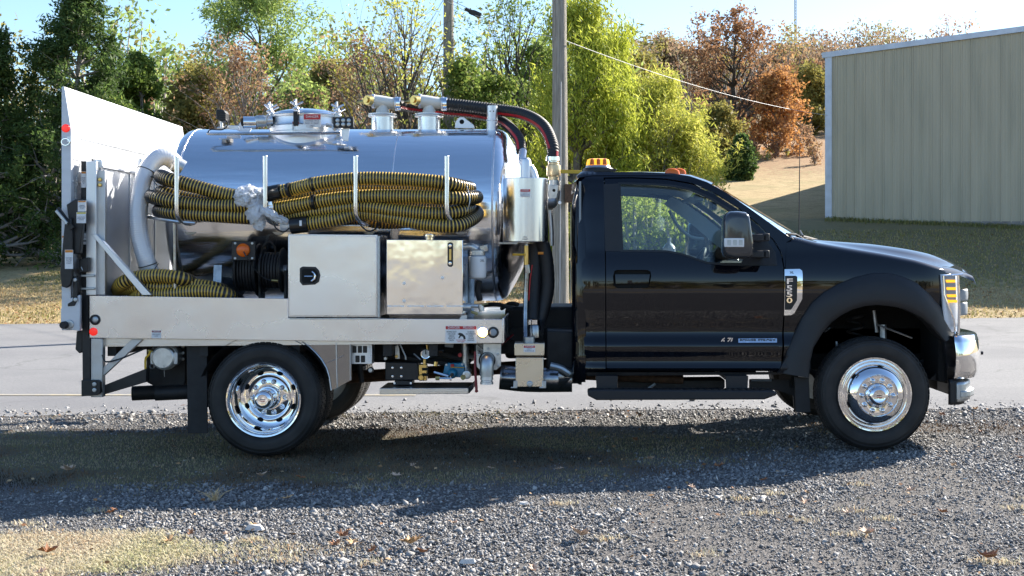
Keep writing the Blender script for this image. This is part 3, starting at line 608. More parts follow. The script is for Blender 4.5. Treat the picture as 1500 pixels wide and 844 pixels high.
# far wood on the ridge: one mass
def wood(name, pts, pal, hlo, hhi, per, size, label=None):
    C, R, tc, segs = [], [], [], []
    for x, y in pts:
        z = hz(x, y); H = random.uniform(hlo, hhi); W = H * random.uniform(.28, .42); n = int(7 + H); t0 = random.random()
        for k in range(n):
            a = random.uniform(0, 6.283); rr = random.uniform(0, 1); f = random.uniform(.15, 1)
            wd = W * math.sqrt(max(.05, 1 - ((f - .55) / .6)**2)) * rr
            C.append((x + math.cos(a)*wd, y + math.sin(a)*wd, z + f*H)); R.append(H * .10 + .25); tc.append(np.clip(t0 * .7 + .15 + random.gauss(0, .1), 0, 1))
            segs.append((Vector((x, y, z + H*.1*f)), Vector(C[-1]), .05 + .008*H, .02))
    C, R, tc = np.array(C), np.array(R), np.array(tc)
    V, Fc, tn = leaf_mesh(C, R, per, size, tone_c=tc, tvar=.45); V2, F2 = seg_tubes(segs, 3)
    o = raw_mesh(name, np.concatenate([V, V2]), np.concatenate([Fc, F2 + len(V)]), [M['leaf_' + pal], M['bark_grey']], tone=np.concatenate([tn, np.zeros(len(F2))]), kind='stuff', label=label)
    mi = np.zeros(len(Fc) + len(F2), np.int32); mi[len(Fc):] = 1; o.data.polygons.foreach_set('material_index', mi); return o
def band(n, d0, d1, x0, x1):
    r = []
    for _ in range(n):
        d = random.uniform(d0, d1); px = random.uniform(x0, x1); r.append(((px - VX) * d / F, d - D))
    return r
wood('far_wood', band(130, 112, 215, 900, 1420), 'hill', 6, 10, 48, .16)
wood('far_wood', band(75, 112, 220, 880, 1420), 'russet', 6, 10, 40, .16)
wood('far_wood', band(50, 112, 215, 880, 1460), 'olive', 6, 10, 46, .16)
wood('far_wood', band(100, 56, 110, -600, 880), 'olive', 8.5, 11.5, 50, .15)
wood('far_wood', band(30, 58, 90, 300, 900), 'hill', 6, 10, 30, .14)
wood('far_wood', band(60, 54, 100, 100, 900), 'pale', 7.5, 11, 52, .14)
wood('undergrowth', band(60, 42, 52, -500, 420), 'cedar', 2.0, 4.6, 70, .08)
wood('undergrowth', band(40, 40, 48, 150, 900), 'green', 1.2, 3.2, 50, .07)
wood('undergrowth', band(30, 41, 52, 200, 900), 'hill', 2.0, 4.2, 40, .07)
wood('undergrowth', band(22, 34, 40, 860, 1045), 'yellowgreen', 1.4, 2.6, 50, .07)
wood('undergrowth', band(14, 80, 96, 1060, 1200), 'russet', .8, 1.8, 40, .09)
wood('undergrowth', band(8, 82, 92, 1060, 1200), 'yellowgreen', .35, .6, 30, .05)
# the wood across the road behind the photographer: the truck's paint and steel reflect it
bp = [(random.uniform(-95, 95), -D - random.uniform(62, 90)) for _ in range(95)]
wood('rear_wood', bp, 'olive', 6, 9, 40, .28)

# ------------------------------------------------------------------ metal building
mat('siding', (.43, .385, .285), .5, 0, vary=.10, vscale=.6, stretch=(3, 3, .5)); mat('siding_trim', (.50, .54, .62), .45, .2, vary=.12, vscale=3)
mat('roof_metal', (.5, .52, .55), .4, .7, vary=.1); mat('concrete', (.22, .21, .2), .9, vary=.2, vscale=5)
_t = M['siding'].node_tree; _b = _t.nodes['Principled BSDF']      # algae and rain streaks: stains with a shape of their own
_tc = _t.nodes.new('ShaderNodeTexCoord'); _mp = _t.nodes.new('ShaderNodeMapping'); _mp.inputs['Scale'].default_value = (1.6, 1.6, .22)
_n = _t.nodes.new('ShaderNodeTexNoise'); _n.inputs['Scale'].default_value = 1.5; _n.inputs['Detail'].default_value = 6
_geo = _t.nodes.new('ShaderNodeNewGeometry'); _t.links.new(_geo.outputs['Position'], _mp.inputs[0]); _t.links.new(_mp.outputs[0], _n.inputs[0])
_mr = _t.nodes.new('ShaderNodeMapRange'); _mr.inputs[1].default_value = .48; _mr.inputs[2].default_value = .7; _mr.inputs[4].default_value = .22; _t.links.new(_n.outputs[0], _mr.inputs[0])
_mx = _t.nodes.new('ShaderNodeMixRGB'); _mx.inputs[2].default_value = (.20, .215, .165, 1); _old = _b.inputs['Base Color'].links[0].from_socket
_t.links.new(_mr.outputs[0], _mx.inputs[0]); _t.links.new(_old, _mx.inputs[1]); _t.links.new(_mx.outputs[0], _b.inputs['Base Color'])
A = Vector((8.78, 33.2, 0)); dirv = Vector((math.cos(math.radians(17)), -math.sin(math.radians(17)), 0)); nrm = Vector((dirv.y, -dirv.x, 0)); nrm = -nrm if nrm.y > 0 else nrm
Wb, z0, ze, rise = 22.0, 2.40, 8.12, .088
bld = empty('metal_building', A + Vector((0, 0, z0)), 'long beige ribbed metal building with a pale edge trim on the grass bank at right', 'building')
def wall_z(s): return ze + rise * min(s, Wb - s)
pw = .915
nP = int(Wb / pw)
for i in range(nP):
    g = G(); s0 = i * pw; prof = []
    for k in range(3):
        b = s0 + k * .305
        prof += [(b, 0), (b + .012, .032), (b + .045, .032), (b + .06, 0), (b + .135, 0), (b + .142, .010), (b + .158, .010), (b + .165, 0), (b + .225, 0), (b + .232, .010), (b + .248, .010), (b + .255, 0)]
    prof.append((s0 + pw - .003, 0)); lo, hi = [], []
    for s_, o_ in prof:
        p = A + dirv * (s_ + .02) + nrm * (o_ + .002 * (i % 2)); lo.append((p.x, p.y, min(z0 + .12, hz(p.x, p.y) + .12) )); hi.append((p.x, p.y, wall_z(s_)))
    g.loft([lo, hi]); o = g.build('siding_panel', M['siding'], bld, flat=True)
def blk(name, s0, s1, o0, o1, za, zb, m, za2=None, zb2=None, parent=None):
    za2 = za if za2 is None else za2; zb2 = zb if zb2 is None else zb2; g = G(); q = []
    for s_, zl, zh in ((s0, za, zb), (s1, za2, zb2)):
        a = A + dirv*s_ + nrm*o0; b = A + dirv*s_ + nrm*o1
        q.append([(a.x, a.y, zl), (b.x, b.y, zl), (b.x, b.y, zh), (a.x, a.y, zh)])
    g.loft(q, closed=True, caps=True); return g.build(name, m, parent or bld, flat=True)
blk('corner_trim', -.02, .20, -.06, .06, 1.6, ze + .05, M['siding_trim'])
blk('rake_trim', -.12, Wb/2, -.02, .09, ze - .08, ze + .10, M['siding_trim'], ze - .08 + rise*Wb/2, ze + .10 + rise*Wb/2)
blk('rake_trim', Wb/2, Wb + .1, -.02, .09, ze - .08 + rise*Wb/2, ze + .10 + rise*Wb/2, M['siding_trim'], ze - .08, ze + .10)
blk('foundation', 0, Wb, -.3, .02, 1.0, 2.58, M['concrete'], 1.0, 2.42)
blk('corner_trim', Wb - .1, Wb + .05, -.06, .06, 1.0, ze, M['siding_trim'])
LB = 34
def side(sx, name):
    for k in range(12):
        a = A + dirv*sx - nrm*(k*LB/12); b = A + dirv*sx - nrm*((k+1)*LB/12 - .01)
        G().add([(a.x, a.y, 1), (b.x, b.y, 1), (b.x, b.y, ze), (a.x, a.y, ze)], [(0, 1, 2, 3)]).build(name, M['siding'], bld, flat=True)
side(0, 'side_panel'); side(Wb, 'side_panel')
for s0, s1, za, zb in ((-.15, Wb/2, ze + .03, ze + .03 + rise*Wb/2), (Wb/2, Wb + .15, ze + .03 + rise*Wb/2, ze + .03)):
    a, b = A + dirv*s0 + nrm*.05, A + dirv*s1 + nrm*.05; c, d_ = b - nrm*LB, a - nrm*LB
    G().add([(a.x, a.y, za), (b.x, b.y, zb), (c.x, c.y, zb), (d_.x, d_.y, za), (a.x, a.y, za+.05), (b.x, b.y, zb+.05), (c.x, c.y, zb+.05), (d_.x, d_.y, za+.05)],
            [(3,2,1,0),(4,5,6,7),(0,1,5,4),(2,3,7,6)]).build('roof', M['roof_metal'], bld, flat=True)
sw = RNG.uniform(0, 15, 5200); so_ = np.abs(RNG.normal(0, .22, 5200)) + .02; Xw = A.x + dirv.x*sw + nrm.x*so_; Yw = A.y + dirv.y*sw + nrm.y*so_
blades('weeds', Xw, Yw, RNG.uniform(.03, .18, 5200) * np.where(pnoise(Xw, Yw, .9, 41) > .5, 1, .4), [M['lawn_blades']], width=.010, dz=-.03, tone=RNG.uniform(0, .3, 5200))
# back wall closes the box
a, b = A - nrm*LB, A + dirv*Wb - nrm*LB
G().add([(a.x, a.y, 1), (b.x, b.y, 1), (b.x, b.y, ze), ((a.x+b.x)/2, (a.y+b.y)/2, ze + rise*Wb/2), (a.x, a.y, ze)], [(0,1,2,3,4)]).build('back_wall', M['siding'], bld, flat=True)

# ------------------------------------------------------------------ utility poles, cables, mast
mat('pole_wood', (.30, .275, .235), .9, vary=.35, vscale=5, stretch=(6, 6, .35), bump=.9, bscale=18, bdist=.03)
def pole(name, x, d, rad, top, label, lean=0):
    X_ = (x - VX) * d / F; Y_ = d - D; zb = hz(X_, Y_); e = empty(name, (X_, Y_, zb), label, 'utility pole')
    g = G(); prof = []
    n = 26
    rings = []
    for i in range(n + 1):
        z = zb - .3 + (top + .3) * i / n; r = rad * (1.06 - .22 * i / n)
        rings.append([(X_ + lean*(z - zb) + math.cos(a*math.pi/10) * r * (1 + .035*math.sin(a*3 + 1) + random.gauss(0, .008)), Y_ + math.sin(a*math.pi/10) * r, z) for a in range(20)])
    g.loft(rings, closed=True, caps=True); g.build('shaft', M['pole_wood'], e, ang=60)
    for zc in ([top - .6] if top > 8 else []):
        G().box((X_ - 1.2, Y_ - .07, zb + zc - .06), (X_ + 1.2, Y_ + .05, zb + zc + .06)).build('crossarm', M['pole_wood'], e, bevel=.01)
        for k in (-1.05, -.4, .4, 1.05): G().lathe([(.0, .2), (.05, .18), (.03, .12), (.055, .08), (.03, .0)], (X_ + k, Y_, zb + zc + .06), 'Z', 10).build('insulator', M['ivory'], e)
    return e, Vector((X_, Y_, zb))
pe, pb = pole('utility_pole', 821, 28, .175, 9.5, 'thick weathered grey wooden pole standing between tank and cab', lean=-.004)
q = P(834, 283, 18.9); G().box((q.x-.10, q.y-.02, q.z-.2), (q.x+.14, q.y+.22, q.z+.2)).build('metal_box', M['rust'], pe, bevel=.01)
q = P(820, 297, 18.95); G().lathe([(0, -.03), (.035, -.02), (.04, 0)], q, 'Y', 14).build('tag_disc', M['white'], pe)
G().tube([P(820, 450, 18.98), P(821, 300, 18.97), P(822, 120, 18.99)], .012, 6).build('ground_wire', M['wire'], pe)
pe2, pb2 = pole('utility_pole', 657, 45, .205, 10.6, 'second thinner looking wooden pole farther back above the tank')
def wire(name, a, b, sag, r, label, cat='cable'):
    n = 24; pts = [a.lerp(b, i/n) + Vector((0, 0, -sag * 4 * (i/n) * (1 - i/n))) for i in range(n + 1)]
    return tag(G().tube(pts, r, 5).build(name, M['wire'], None), label, cat)
a_, b_ = P(650, 0, 36.0), P(1212, 169, 34.5)
wire('overhead_cable', P(829, 60, 19.05), P(1212, 169, 33.1), .22, .0085, 'pale overhead cable sloping down from the near pole to the metal building')
wire('overhead_cable', P(655, 2, 36.0), P(814, 55, 19.05), .15, .009, 'pale overhead cable running between the two wooden utility poles')
wire('guy_wire', P(652, -5, 36.2), P(500, 260, 33), 0, .010, 'right hand thin guy wire slanting down left of the far pole', 'guy wire')
wire('guy_wire', P(597, -40, 36.2), P(500, 245, 33), 0, .010, 'left hand thin guy wire slanting down beside the first vent pipe', 'guy wire')
c0 = P(694, 20, 30.0); sc_ = empty('splice_case', c0, 'dark rectangular splice case hanging on the overhead cable near the far pole', 'cable box')
ax = Matrix.Rotation(math.radians(24), 3, 'Y')
g = G(); pts = [(-.18, -.07), (.2, -.07), (.2, .09), (-.02, .09), (-.18, .05)]; vv = [(ax @ Vector((x, 0, z))) for x, z in pts]
g.prism([(c0.x + v.x + .03, c0.z + v.z) for v in vv], c0.y - .08, c0.y + .08); g.build('case', M['chassis'], sc_, bevel=.01)
G().tube([c0 + ax @ Vector((-.3, 0, .03)), c0 + ax @ Vector((-.12, 0, .02))], .05, 8).build('clamp', M['chassis'], sc_)
wire('overhead_cable', P(640, -10, 30.2), P(694, 16, 30.0), .01, .010, 'short cable holding the dark splice case at the far pole')
# radio mast on the ridge
mx_, my_ = (1165 - VX) * 210 / F, 201.2; mz = hz(mx_, my_); mast = empty('radio_mast', (mx_, my_, mz), 'thin tall radio mast rising from the wooded ridge into the sky', 'radio mast')
for k in range(3): a = k * 2.094; G().tube([(mx_ + .16*math.cos(a), my_ + .16*math.sin(a), mz), (mx_ + .16*math.cos(a), my_ + .16*math.sin(a), mz + 32)], .07, 4).build('leg', M['wire'], mast)
g = G()
for i in range(64):
    for k in range(3):
        a, b = k*2.094, (k+1)*2.094; z = mz + i*.5; g.tube([(mx_ + .16*math.cos(a), my_ + .16*math.sin(a), z), (mx_ + .16*math.cos(b), my_ + .16*math.sin(b), z + .5)], .018, 3, caps=False)
g.build('lattice', M['wire'], mast)
# ================================================================== THE TRUCK
TR = empty('truck', (.1, 1.2, 0), 'black single cab truck with stainless steel tank and white folded ramp, parked on gravel', 'truck')
WID = 2.44
def grp(name, loc, parent=None):     # an Empty that is a part
    o = bpy.data.objects.new(name, None); o.empty_display_size = .1; return link(o, parent or TR, loc)
# ---------------------------------------------------------- wheels
mat('tyre_wall', (.019, .018, .0175), .66, vary=.5, vscale=7, bump=.06, bscale=60); mat('cap_red', (.5, .05, .04), .3)
def tyre_geo(c, W, R=.403, ri=.262):
    """tyre with sidewall mouldings and tread lugs; outer face towards -Y, width W"""
    g = G(); h = W / 2
    prof = [(ri, -h+.030), (ri+.006, -h+.016), (ri+.012, -h+.012), (ri+.03, -h+.004), (ri+.034, -h+.001), (ri+.05, -h-.001), (ri+.075, -h-.003), (R-.052, -h-.002), (R-.048, -h+.002), (R-.034, -h+.006), (R-.031, -h+.003), (R-.016, -h+.014)]
    full = prof + [(r, -y) for r, y in prof[::-1]]
    g.lathe(prof, c, 'Y', 72); g.lathe([(r, -y) for r, y in prof], c, 'Y', 72)
    g.lathe([(R-.016, -h+.014), (R-.008, -h+.024), (R-.008, h-.024), (R-.016, h-.014)], c, 'Y', 72)
    c = Vector(c); nb = 60                                    # lugs
    for row, (a, b) in enumerate([(-h+.006, -h+.045), (-h+.052, -.035), (-.028, .028), (.035, h-.052), (h-.045, h-.006)]):
        for k in range(nb):
            t0 = 2*math.pi*(k + (.5 if row % 2 else 0)) / nb; t1 = t0 + 2*math.pi/nb*.78; vs = []
            for t in (t0, t1):
                for (y, rr) in ((a, R - (.013 if row == 0 else 0)), (b, R - (.013 if row == 4 else 0))):
                    for r in (R-.014, rr): vs.append(c + Vector((r*math.cos(t), y, r*math.sin(t))))
            g.add(vs, [(1,3,7,5), (0,1,5,4), (2,6,7,3), (0,2,3,1), (4,5,7,6)])
    return g
def nuts(c, rb, y, parent, n=10, r=.0155, ph=0):
    first = None
    for k in range(n):
        a = 2*math.pi*k/n + ph; p = Vector(c) + Vector((rb*math.cos(a), y, rb*math.sin(a)))
        if first is None:
            first = G().lathe([(r*1.25, .012), (r*1.2, -.004), (r, -.006), (r*.95, -.024), (r*.75, -.034), (r*.4, -.039), (0, -.040)], p, 'Y', 12).build('lug_nut', M['chrome'], parent, org=p); f0 = p
        else:
            o = first.copy(); link(o, parent, p)
def front_wheel(c):
    wh = grp('wheel', c); c = Vector(c); W = .235
    tyre_geo(c, W).build('tyre', M['tyre_wall'], wh, ang=30, recalc=True)
    y = -W/2
    prof = [(.266, y+.022), (.268, y+.006), (.262, y-.004), (.254, y-.003), (.250, y+.010), (.240, y+.022), (.228, y+.026), (.222, y+.024), (.215, y+.012), (.208, y-.012), (.196, y-.040), (.180, y-.058), (.162, y-.070), (.148, y-.076), (.146, y-.070), (.142, y-.078), (.138, y-.070), (.130, y-.070), (.088, y-.066)]
    G().lathe(prof, c, 'Y', 64).build('rim', M['chrome'], wh, ang=50)
    for k in range(6):
        a = math.radians(20 + 60*k); p = c + Vector((.205*math.cos(a), y-.020, .205*math.sin(a)))
        ra = Vector((math.cos(a), 0, math.sin(a))); ta = Vector((-math.sin(a), 0, math.cos(a))); ny = Vector((0, -1, 0)); sl_ = (ra*.28 + ny*-.0 ).normalized()
        ring = [p + ta*.024*math.cos(t) + (ra*.35 + Vector((0, .95, 0))).normalized()*.012*math.sin(t) + Vector((0, -.004, 0)) + ra*.003 for t in [i*math.pi/6 for i in range(12)]]
        G().add(ring, [tuple(range(12))]).build('hand_hole', M['void'], wh, flat=True, recalc=False)
    nuts(c, .1095, y-.068, wh)
    hub = G().lathe([(.086, y-.060), (.084, y-.075), (.078, y-.082), (.072, y-.083), (.068, y-.110), (.060, y-.122), (.045, y-.127), (.038, y-.124), (0, y-.124)], c, 'Y', 40).build('hub_cap', M['chrome'], wh, ang=40)
    for dz, m_ in ((.005, 'blackprint'), (-.008, 'cap_red')): G().box((c.x-.017, c.y+y-.1255, c.z+dz-.003), (c.x+.017, c.y+y-.1238, c.z+dz+.003)).build('emblem', M[m_], wh)
    g = G().lathe([(.262, y+.02), (.262, W/2-.03), (.1, W/2-.05), (0, W/2-.05)], c, 'Y', 40); g.build('inner_rim', M['galv'], wh)
    return wh
def rear_wheel(c):
    """outer dual: deep dish chrome wheel"""
    wh = grp('wheel', c); c = Vector(c); W = .235; y = -W/2
    tyre_geo(c, W).build('tyre', M['tyre_wall'], wh, ang=30)
    prof = [(.266, y+.022), (.268, y+.004), (.262, y-.006), (.253, y-.004), (.249, y+.012), (.243, y+.024), (.236, y+.028), (.232, y+.040), (.229, y+.070), (.225, y+.120), (.220, y+.160), (.208, y+.186), (.190, y+.194), (.165, y+.196), (.150, y+.190), (.146, y+.170), (.140, y+.166), (.085, y+.166)]
    G().lathe(prof, c, 'Y', 64).build('rim', M['chrome'], wh, ang=40)
    for k in range(8):
        a = math.radians(22 + 45*k); p = c + Vector((.178*math.cos(a), y+.189, .178*math.sin(a))); ra = Vector((math.cos(a), 0, math.sin(a))); ta = Vector((-math.sin(a), 0, math.cos(a)))
        G().add([p + ta*.022*math.cos(t) + ra*.011*math.sin(t) + Vector((0, -.004, 0)) for t in [i*math.pi/6 for i in range(12)]], [tuple(range(12))]).build('hand_hole', M['void'], wh, flat=True, recalc=False)
    nuts(c, .115, y+.164, wh)
    G().lathe([(.084, y+.17), (.083, y+.13), (.078, y+.122), (.070, y+.12), (.067, y+.02), (.066, y-.010), (.060, y-.026), (.050, y-.034), (.040, y-.037), (.038, y-.033), (0, y-.033)], c, 'Y', 40).build('hub_cap', M['chrome'], wh, ang=40)
    for dz, m_ in ((.005, 'greyprint'), (-.006, 'cap_red')): G().box((c.x-.018, c.y+y-.0345, c.z+dz-.003), (c.x+.018, c.y+y-.0328, c.z+dz+.003)).build('emblem', M[m_], wh)
    return wh
def inner_wheel(c):
    wh = grp('wheel', c); tyre_geo(Vector(c), .235).build('tyre', M['tyre_wall'], wh, ang=30)
    G().lathe([(.262, -.09), (.262, .09), (.2, .09), (.12, .05), (0, .05)], c, 'Y', 40).build('rim', M['galv'], wh); return wh
zc = lambda X: hz(X, .2) + .402
FW, RW = 2.21, -2.10
fw = front_wheel((FW, .225, zc(FW))); rw = rear_wheel((RW, .12, zc(RW))); iw = inner_wheel((RW, .42, zc(RW)))
for src, X_, Y_, hh in ((fw, FW, WID - .225, 1), (rw, RW, WID - .12, 1), (iw, RW, WID - .42, 1)):
    copy_tree(src, Vector((X_, Y_, zc(X_))) - ORG[TR.name], (0, 0, math.pi), TR)
# ---------------------------------------------------------- chassis
g = G()
for y0 in (.80, 1.58): g.box((-3.1, y0, .66), (2.75, y0 + .08, .86))
for x in (-2.9, -1.2, -.2, .9, 1.7, 2.6): g.box((x, .85, .68), (x + .08, 1.6, .82))
g.build('chassis_frame', M['chassis'], TR, bevel=.004)
def axle(X_, name):
    z = zc(X_); g = G().tube([(X_, .35, z), (X_, 2.09, z)], .055, 12); g.lathe([(.0, -.2), (.1, -.17), (.165, -.06), (.165, .06), (.1, .17), (0, .2)], (X_, 1.22, z), 'Y', 20); g.build(name, M['chassis'], TR)
    for yy in (.72, 1.70):
        for k in range(4): G().tube([(X_ - .6 + .07*k, yy, z + .19 - .0), (X_ - .3, yy, z + .10 - .012*k), (X_, yy, z + .075 - .012*k), (X_ + .3, yy, z + .10 - .012*k), (X_ + .6 - .07*k, yy, z + .19)], .016, 6).build('leaf_spring', M['chassis'], TR)
axle(RW, 'rear_axle'); axle(FW, 'front_axle')
G().tube([(RW, 1.22, .42), (.9, 1.22, .60)], .05, 14).build('driveshaft', M['rust'], TR)
for yy in (.62, 1.82):      # front coil springs and shock absorbers
    pts = [(FW - .02 + .062*math.cos(t), yy + .062*math.sin(t), .55 + t*.0135) for t in [i*.35 for i in range(90)]]
    G().tube(pts, .010, 6).build('coil_spring', M['chassis'], TR)
    G().tube([(FW + .16, yy - .12, .48), (FW + .16, yy - .1, .9)], [.028]*2, 10).build('shock_absorber', M['galv'], TR)
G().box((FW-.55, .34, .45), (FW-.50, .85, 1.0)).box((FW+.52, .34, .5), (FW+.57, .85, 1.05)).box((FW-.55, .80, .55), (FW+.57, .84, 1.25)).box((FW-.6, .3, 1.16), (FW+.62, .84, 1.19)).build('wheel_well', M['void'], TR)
G().tube([P(1280, 455, .5), P(1284, 487, .5)], .014, 8).tube([P(1286, 476, .42), P(1336, 495, .48)], .008, 6).tube([P(1225, 500, .4), P(1227, 545, .4)], .010, 6).tube([P(1208, 486, .42), P(1216, 480, .5)], .008, 6).build('brake_line', M['galv'], TR)
# fuel and air tanks, battery box filling the underside
G().box((.22, .42, .60), (1.45, .82, .86)).build('fuel_tank', M['chassis'], TR, bevel=.03)
G().box((.22, .84, .50), (1.5, 1.58, .72)).build('gearbox', M['chassis'], TR, bevel=.05)
G().lathe([(0, -.35), (.1, -.34), (.12, -.3), (.12, .3), (.1, .34), (0, .35)], (-1.1, 1.9, .62), 'X', 20).build('air_tank', M['chassis'], TR)
G().tube([P(842, 549, .5), P(905, 552, .5), P(1000, 556, .55)], .035, 12).build('exhaust_pipe', M['rust'], TR)
G().pp([(800,484),(846,486),(850,545),(800,548)], .42, .36).build('battery_box', M['chassis'], TR, bevel=.012)
g = G().tube(spline([P(733,552,.42), P(775,556,.42), P(838,556,.42)]), [.012]*0 or .092, 18)
g.build('muffler', M['galv'] if 0 else mat('dark_steel', (.30, .30, .31), .24, 1, vary=.3, vscale=8, bump=.3, bscale=14), TR)
G().tube([P(735,553,.32), P(770,555,.32)], .036, 12).build('exhaust_pipe', M['dark_steel'], TR)
G().lathe([(.088, 0), (.07, .05), (.05, .09), (.05, .14), (.058, .15), (.058, .17)], P(818, 552, .38), 'X', 18).build('exhaust_cone', M['dark_steel'], TR)
G().tube(spline([P(806,536,.3), P(822,540,.3), P(835,548,.3), P(842,546,.34)], .03), .028, 10).build('heat_wrap', M['galv'], TR)
# ---------------------------------------------------------- steel body: rail, deck, posts
g = G().pp([(129,433),(422,437.5),(422,466),(736,468),(736,503),(129,495)], 0, .012)
g.pp([(129,489),(736,497),(736,503),(129,495)], .012, .05); g.pp([(129,433),(422,437.5),(422,441),(129,436.5)], .012, .045)
g.build('body_rail', M['sheet'], TR, bevel=.002)
xl, xr = P(129, 0, 0).x, P(736, 0, 0).x
g = G(); v = []
for x_, z_ in ((xl, .93), (xr, .955)):
    v.append([(x_, .05, z_), (x_, WID - .02, z_), (x_, WID - .02, z_ - .14), (x_, .05, z_ - .16)])
g.loft(v, closed=True, caps=True); g.build('deck', M['steel'], TR)
g = G().pp([(129,433),(422,437.5),(422,466),(736,468),(736,503),(129,495)], 0, .012); g.v = [(a, WID - b, c) for a, b, c in g.v]; g.build('body_rail', M['sheet'], TR)
G().box((xr, .004, .80), (xr + .012, WID, .975)).build('front_rail', M['sheet'], TR, bevel=.002)
g = G()
for x_ in np.linspace(xl + .1, xr - .2, 9): g.box((x_, .1, .70), (x_ + .06, 2.3, .79))
g.build('cross_member', M['chassis'], TR)
# rail lamps, markers, stickers
def ring_lamp(x, y, r, face, edge=M['black'], Y=0):
    o = disc('side_marker', x, y, Y, r, edge, TR, th=.010); disc('lens', x, y, Y - .0075, r*.62, face, o, th=.006, dome=.003); return o
ring_lamp(139.5, 468.5, 7.8, M['galv']); ring_lamp(722.5, 487, 8.4, M['lightgrey'])
o = disc('reflector', 137, 486, 0, 6, M['redlens'], TR, th=.008, dome=.003)
disc('side_marker', 707, 487, 0, 7, M['amberlit'], TR, th=.01, dome=.004)
G().lathe([(0, -.004), (.034, -.003), (.042, 0)], P(707, 487, 0), 'Y', 20).build('marker_bezel', M['chrome'], TR)
def sticker(x0, y0, x1, y1, Y, head, body, hs, bs, hc='red', parent=None, hh=.26, head2=None, body2=None, pict=False):
    g = G().pp([(x0,y0),(x1,y0),(x1,y1),(x0,y1)], Y - .0022, .002); o = g.build('sticker', M['white'], parent or TR)
    yh = y0 + (y1-y0)*hh
    G().pp([(x0+.4,y0+.4),(x1-.4,y0+.4),(x1-.4,yh),(x0+.4,yh)], Y - .0030, .0009).build('header', M[hc], o)
    xm = (x0+x1)/2; k = D/F*(1+Y/D)
    if head2:
        text(head, hs*k, M['white'], P(x0+(x1-x0)*.27, (y0+yh)/2, Y-.0034), o, width=(x1-x0)*.38*k); text(head2, hs*k, M['white'], P(x0+(x1-x0)*.75, (y0+yh)/2, Y-.0034), o, width=(x1-x0)*.36*k)
        text(body, bs*k, M['blackprint'], P(x0+(x1-x0)*.20, (yh+y1)/2, Y-.0027), o, width=(x1-x0)*.32*k); text(body2, bs*k, M['blackprint'], P(x0+(x1-x0)*.82, (yh+y1)/2, Y-.0027), o, width=(x1-x0)*.32*k)
    else:
        if head: text(head, hs*k, M['white'], P(xm, (y0+yh)/2, Y-.0034), o, width=(x1-x0)*.72*k)
        if body: text(body, bs*k, M['greyprint'], P(xm, (yh+y1)/2, Y-.0027), o, width=(x1-x0)*.8*k)
    if pict:
        cx, cy = xm + 1, (yh+y1)/2 - 1; g = G()
        g.pp([(cx-6,cy-2),(cx-3,cy-4),(cx+1,cy-3),(cx+5,cy+1),(cx+6,cy+5),(cx+3,cy+6),(cx+2,cy+2),(cx-1,cy+1),(cx-3,cy+4),(cx-5,cy+4),(cx-3,cy)], Y-.0030, .0006); g.build('pictogram', M['blackprint'], o)
        text('DO NOT ENTER\nKEEP CLEAR', 2.2*k, M['red'], P(xm, y1-3, Y-.0027), o, width=(x1-x0)*.3*k)
    return o
sticker(652.5, 477.5, 698, 502.5, 0, 'DANGER', 'MOVING SHAFT\nCAN CAUSE\nSERIOUS\nINJURY OR\nDEATH', 5.2, 3.1, head2='PELIGRO', body2='EL EJE EN\nMOVIMIENTO\nPUEDE\nCAUSAR\nLESIONES', hh=.2, pict=True)
sticker(222, 484, 236, 495.5, 0, 'DANGER', 'KEEP HANDS\nCLEAR', 3, 2.6, hc='darkred')
# ---------------------------------------------------------- rear frame and liftgate
def bar(name, px, Y, th, m=M['alu'], bevel=.003, parent=None): return G().pp(px, Y, th).build(name, m, parent or TR, bevel=bevel)
for Y0 in (-.01, WID - .06):
    bar('corner_post', [(126,236),(141,236),(141,432.5),(126,432.5)], Y0, .07)
    bar('corner_post', [(133,495.5),(150,496),(150,582),(133,582)], Y0 + .02, .06, M['alu_dull'])
bar('post_channel', [(142,250),(154,250),(154,432),(142,432)], .02, .045, M['alu_dull'])
for yy in (263, 271): disc('bolt', 146.5, yy, .015, 3, M['brass'], TR, th=.008, n=10)
bar('lift_column', [(118.5,290),(127,290),(132,440),(132,580),(121,580)], .0, .09, M['black'])
bar('lift_column', [(118.5,236),(126,236),(126,290),(118.5,290)], .01, .08, M['black'])
bar('column_foot', [(119,557),(142,557),(146,560),(147,575),(142,579),(119,581)], -.03, .05, M['black'])
for yy in (563, 571.5): disc('bolt', 138.5, yy, -.03, 3.2, M['galv'], TR, th=.008, n=12)
bar('diagonal_brace', [(133,343),(141,343),(222,432.5),(208,432.5)], -.02, .05, M['alu'])
bar('lower_brace', [(150,540),(192,497.5),(209,497.5),(150,552)], .03, .04, M['alu_dull'])
bar('lift_arm', [(146,567),(214,540),(214,560),(146,580)], .05, .08, M['black'])
bar('lift_arm', [(146,567),(214,540),(214,560),(146,580)], WID - .16, .08, M['black'])
x0 = P(140, 0, 0).x; z1 = P(140, 233, 0).z; z2 = P(140, 246, 0).z
G().box((x0 - .04, .04, z2), (x0 + .03, WID - .06, z1)).build('header_beam', M['alu'], TR, bevel=.004)
G().box((x0 + .033, .02, z2 + .006), (x0 + .045, .9, z2 + .018)).build('beam_lip', M['alu_white'], TR)
xh = P(152, 0, .05).x; zh = P(150, 262, .05).z
G().box((xh - .03, .05, .95), (xh - .018, WID - .1, z2)).build('headboard', M['panel_alu'], TR)
for yy in (.62, 1.2, 1.8): G().box((xh - .018, yy, .95), (xh - .010, yy + .012, z2)).build('headboard_rib', M['alu'], TR)
G().tube([P(205, 245, .85), P(205, 233, .85)], .022, 10).build('beam_peg', M['alu'], TR)
G().box(P(134, 232, .02), P(140, 237, .10)).build('beam_latch', M['black'], TR)
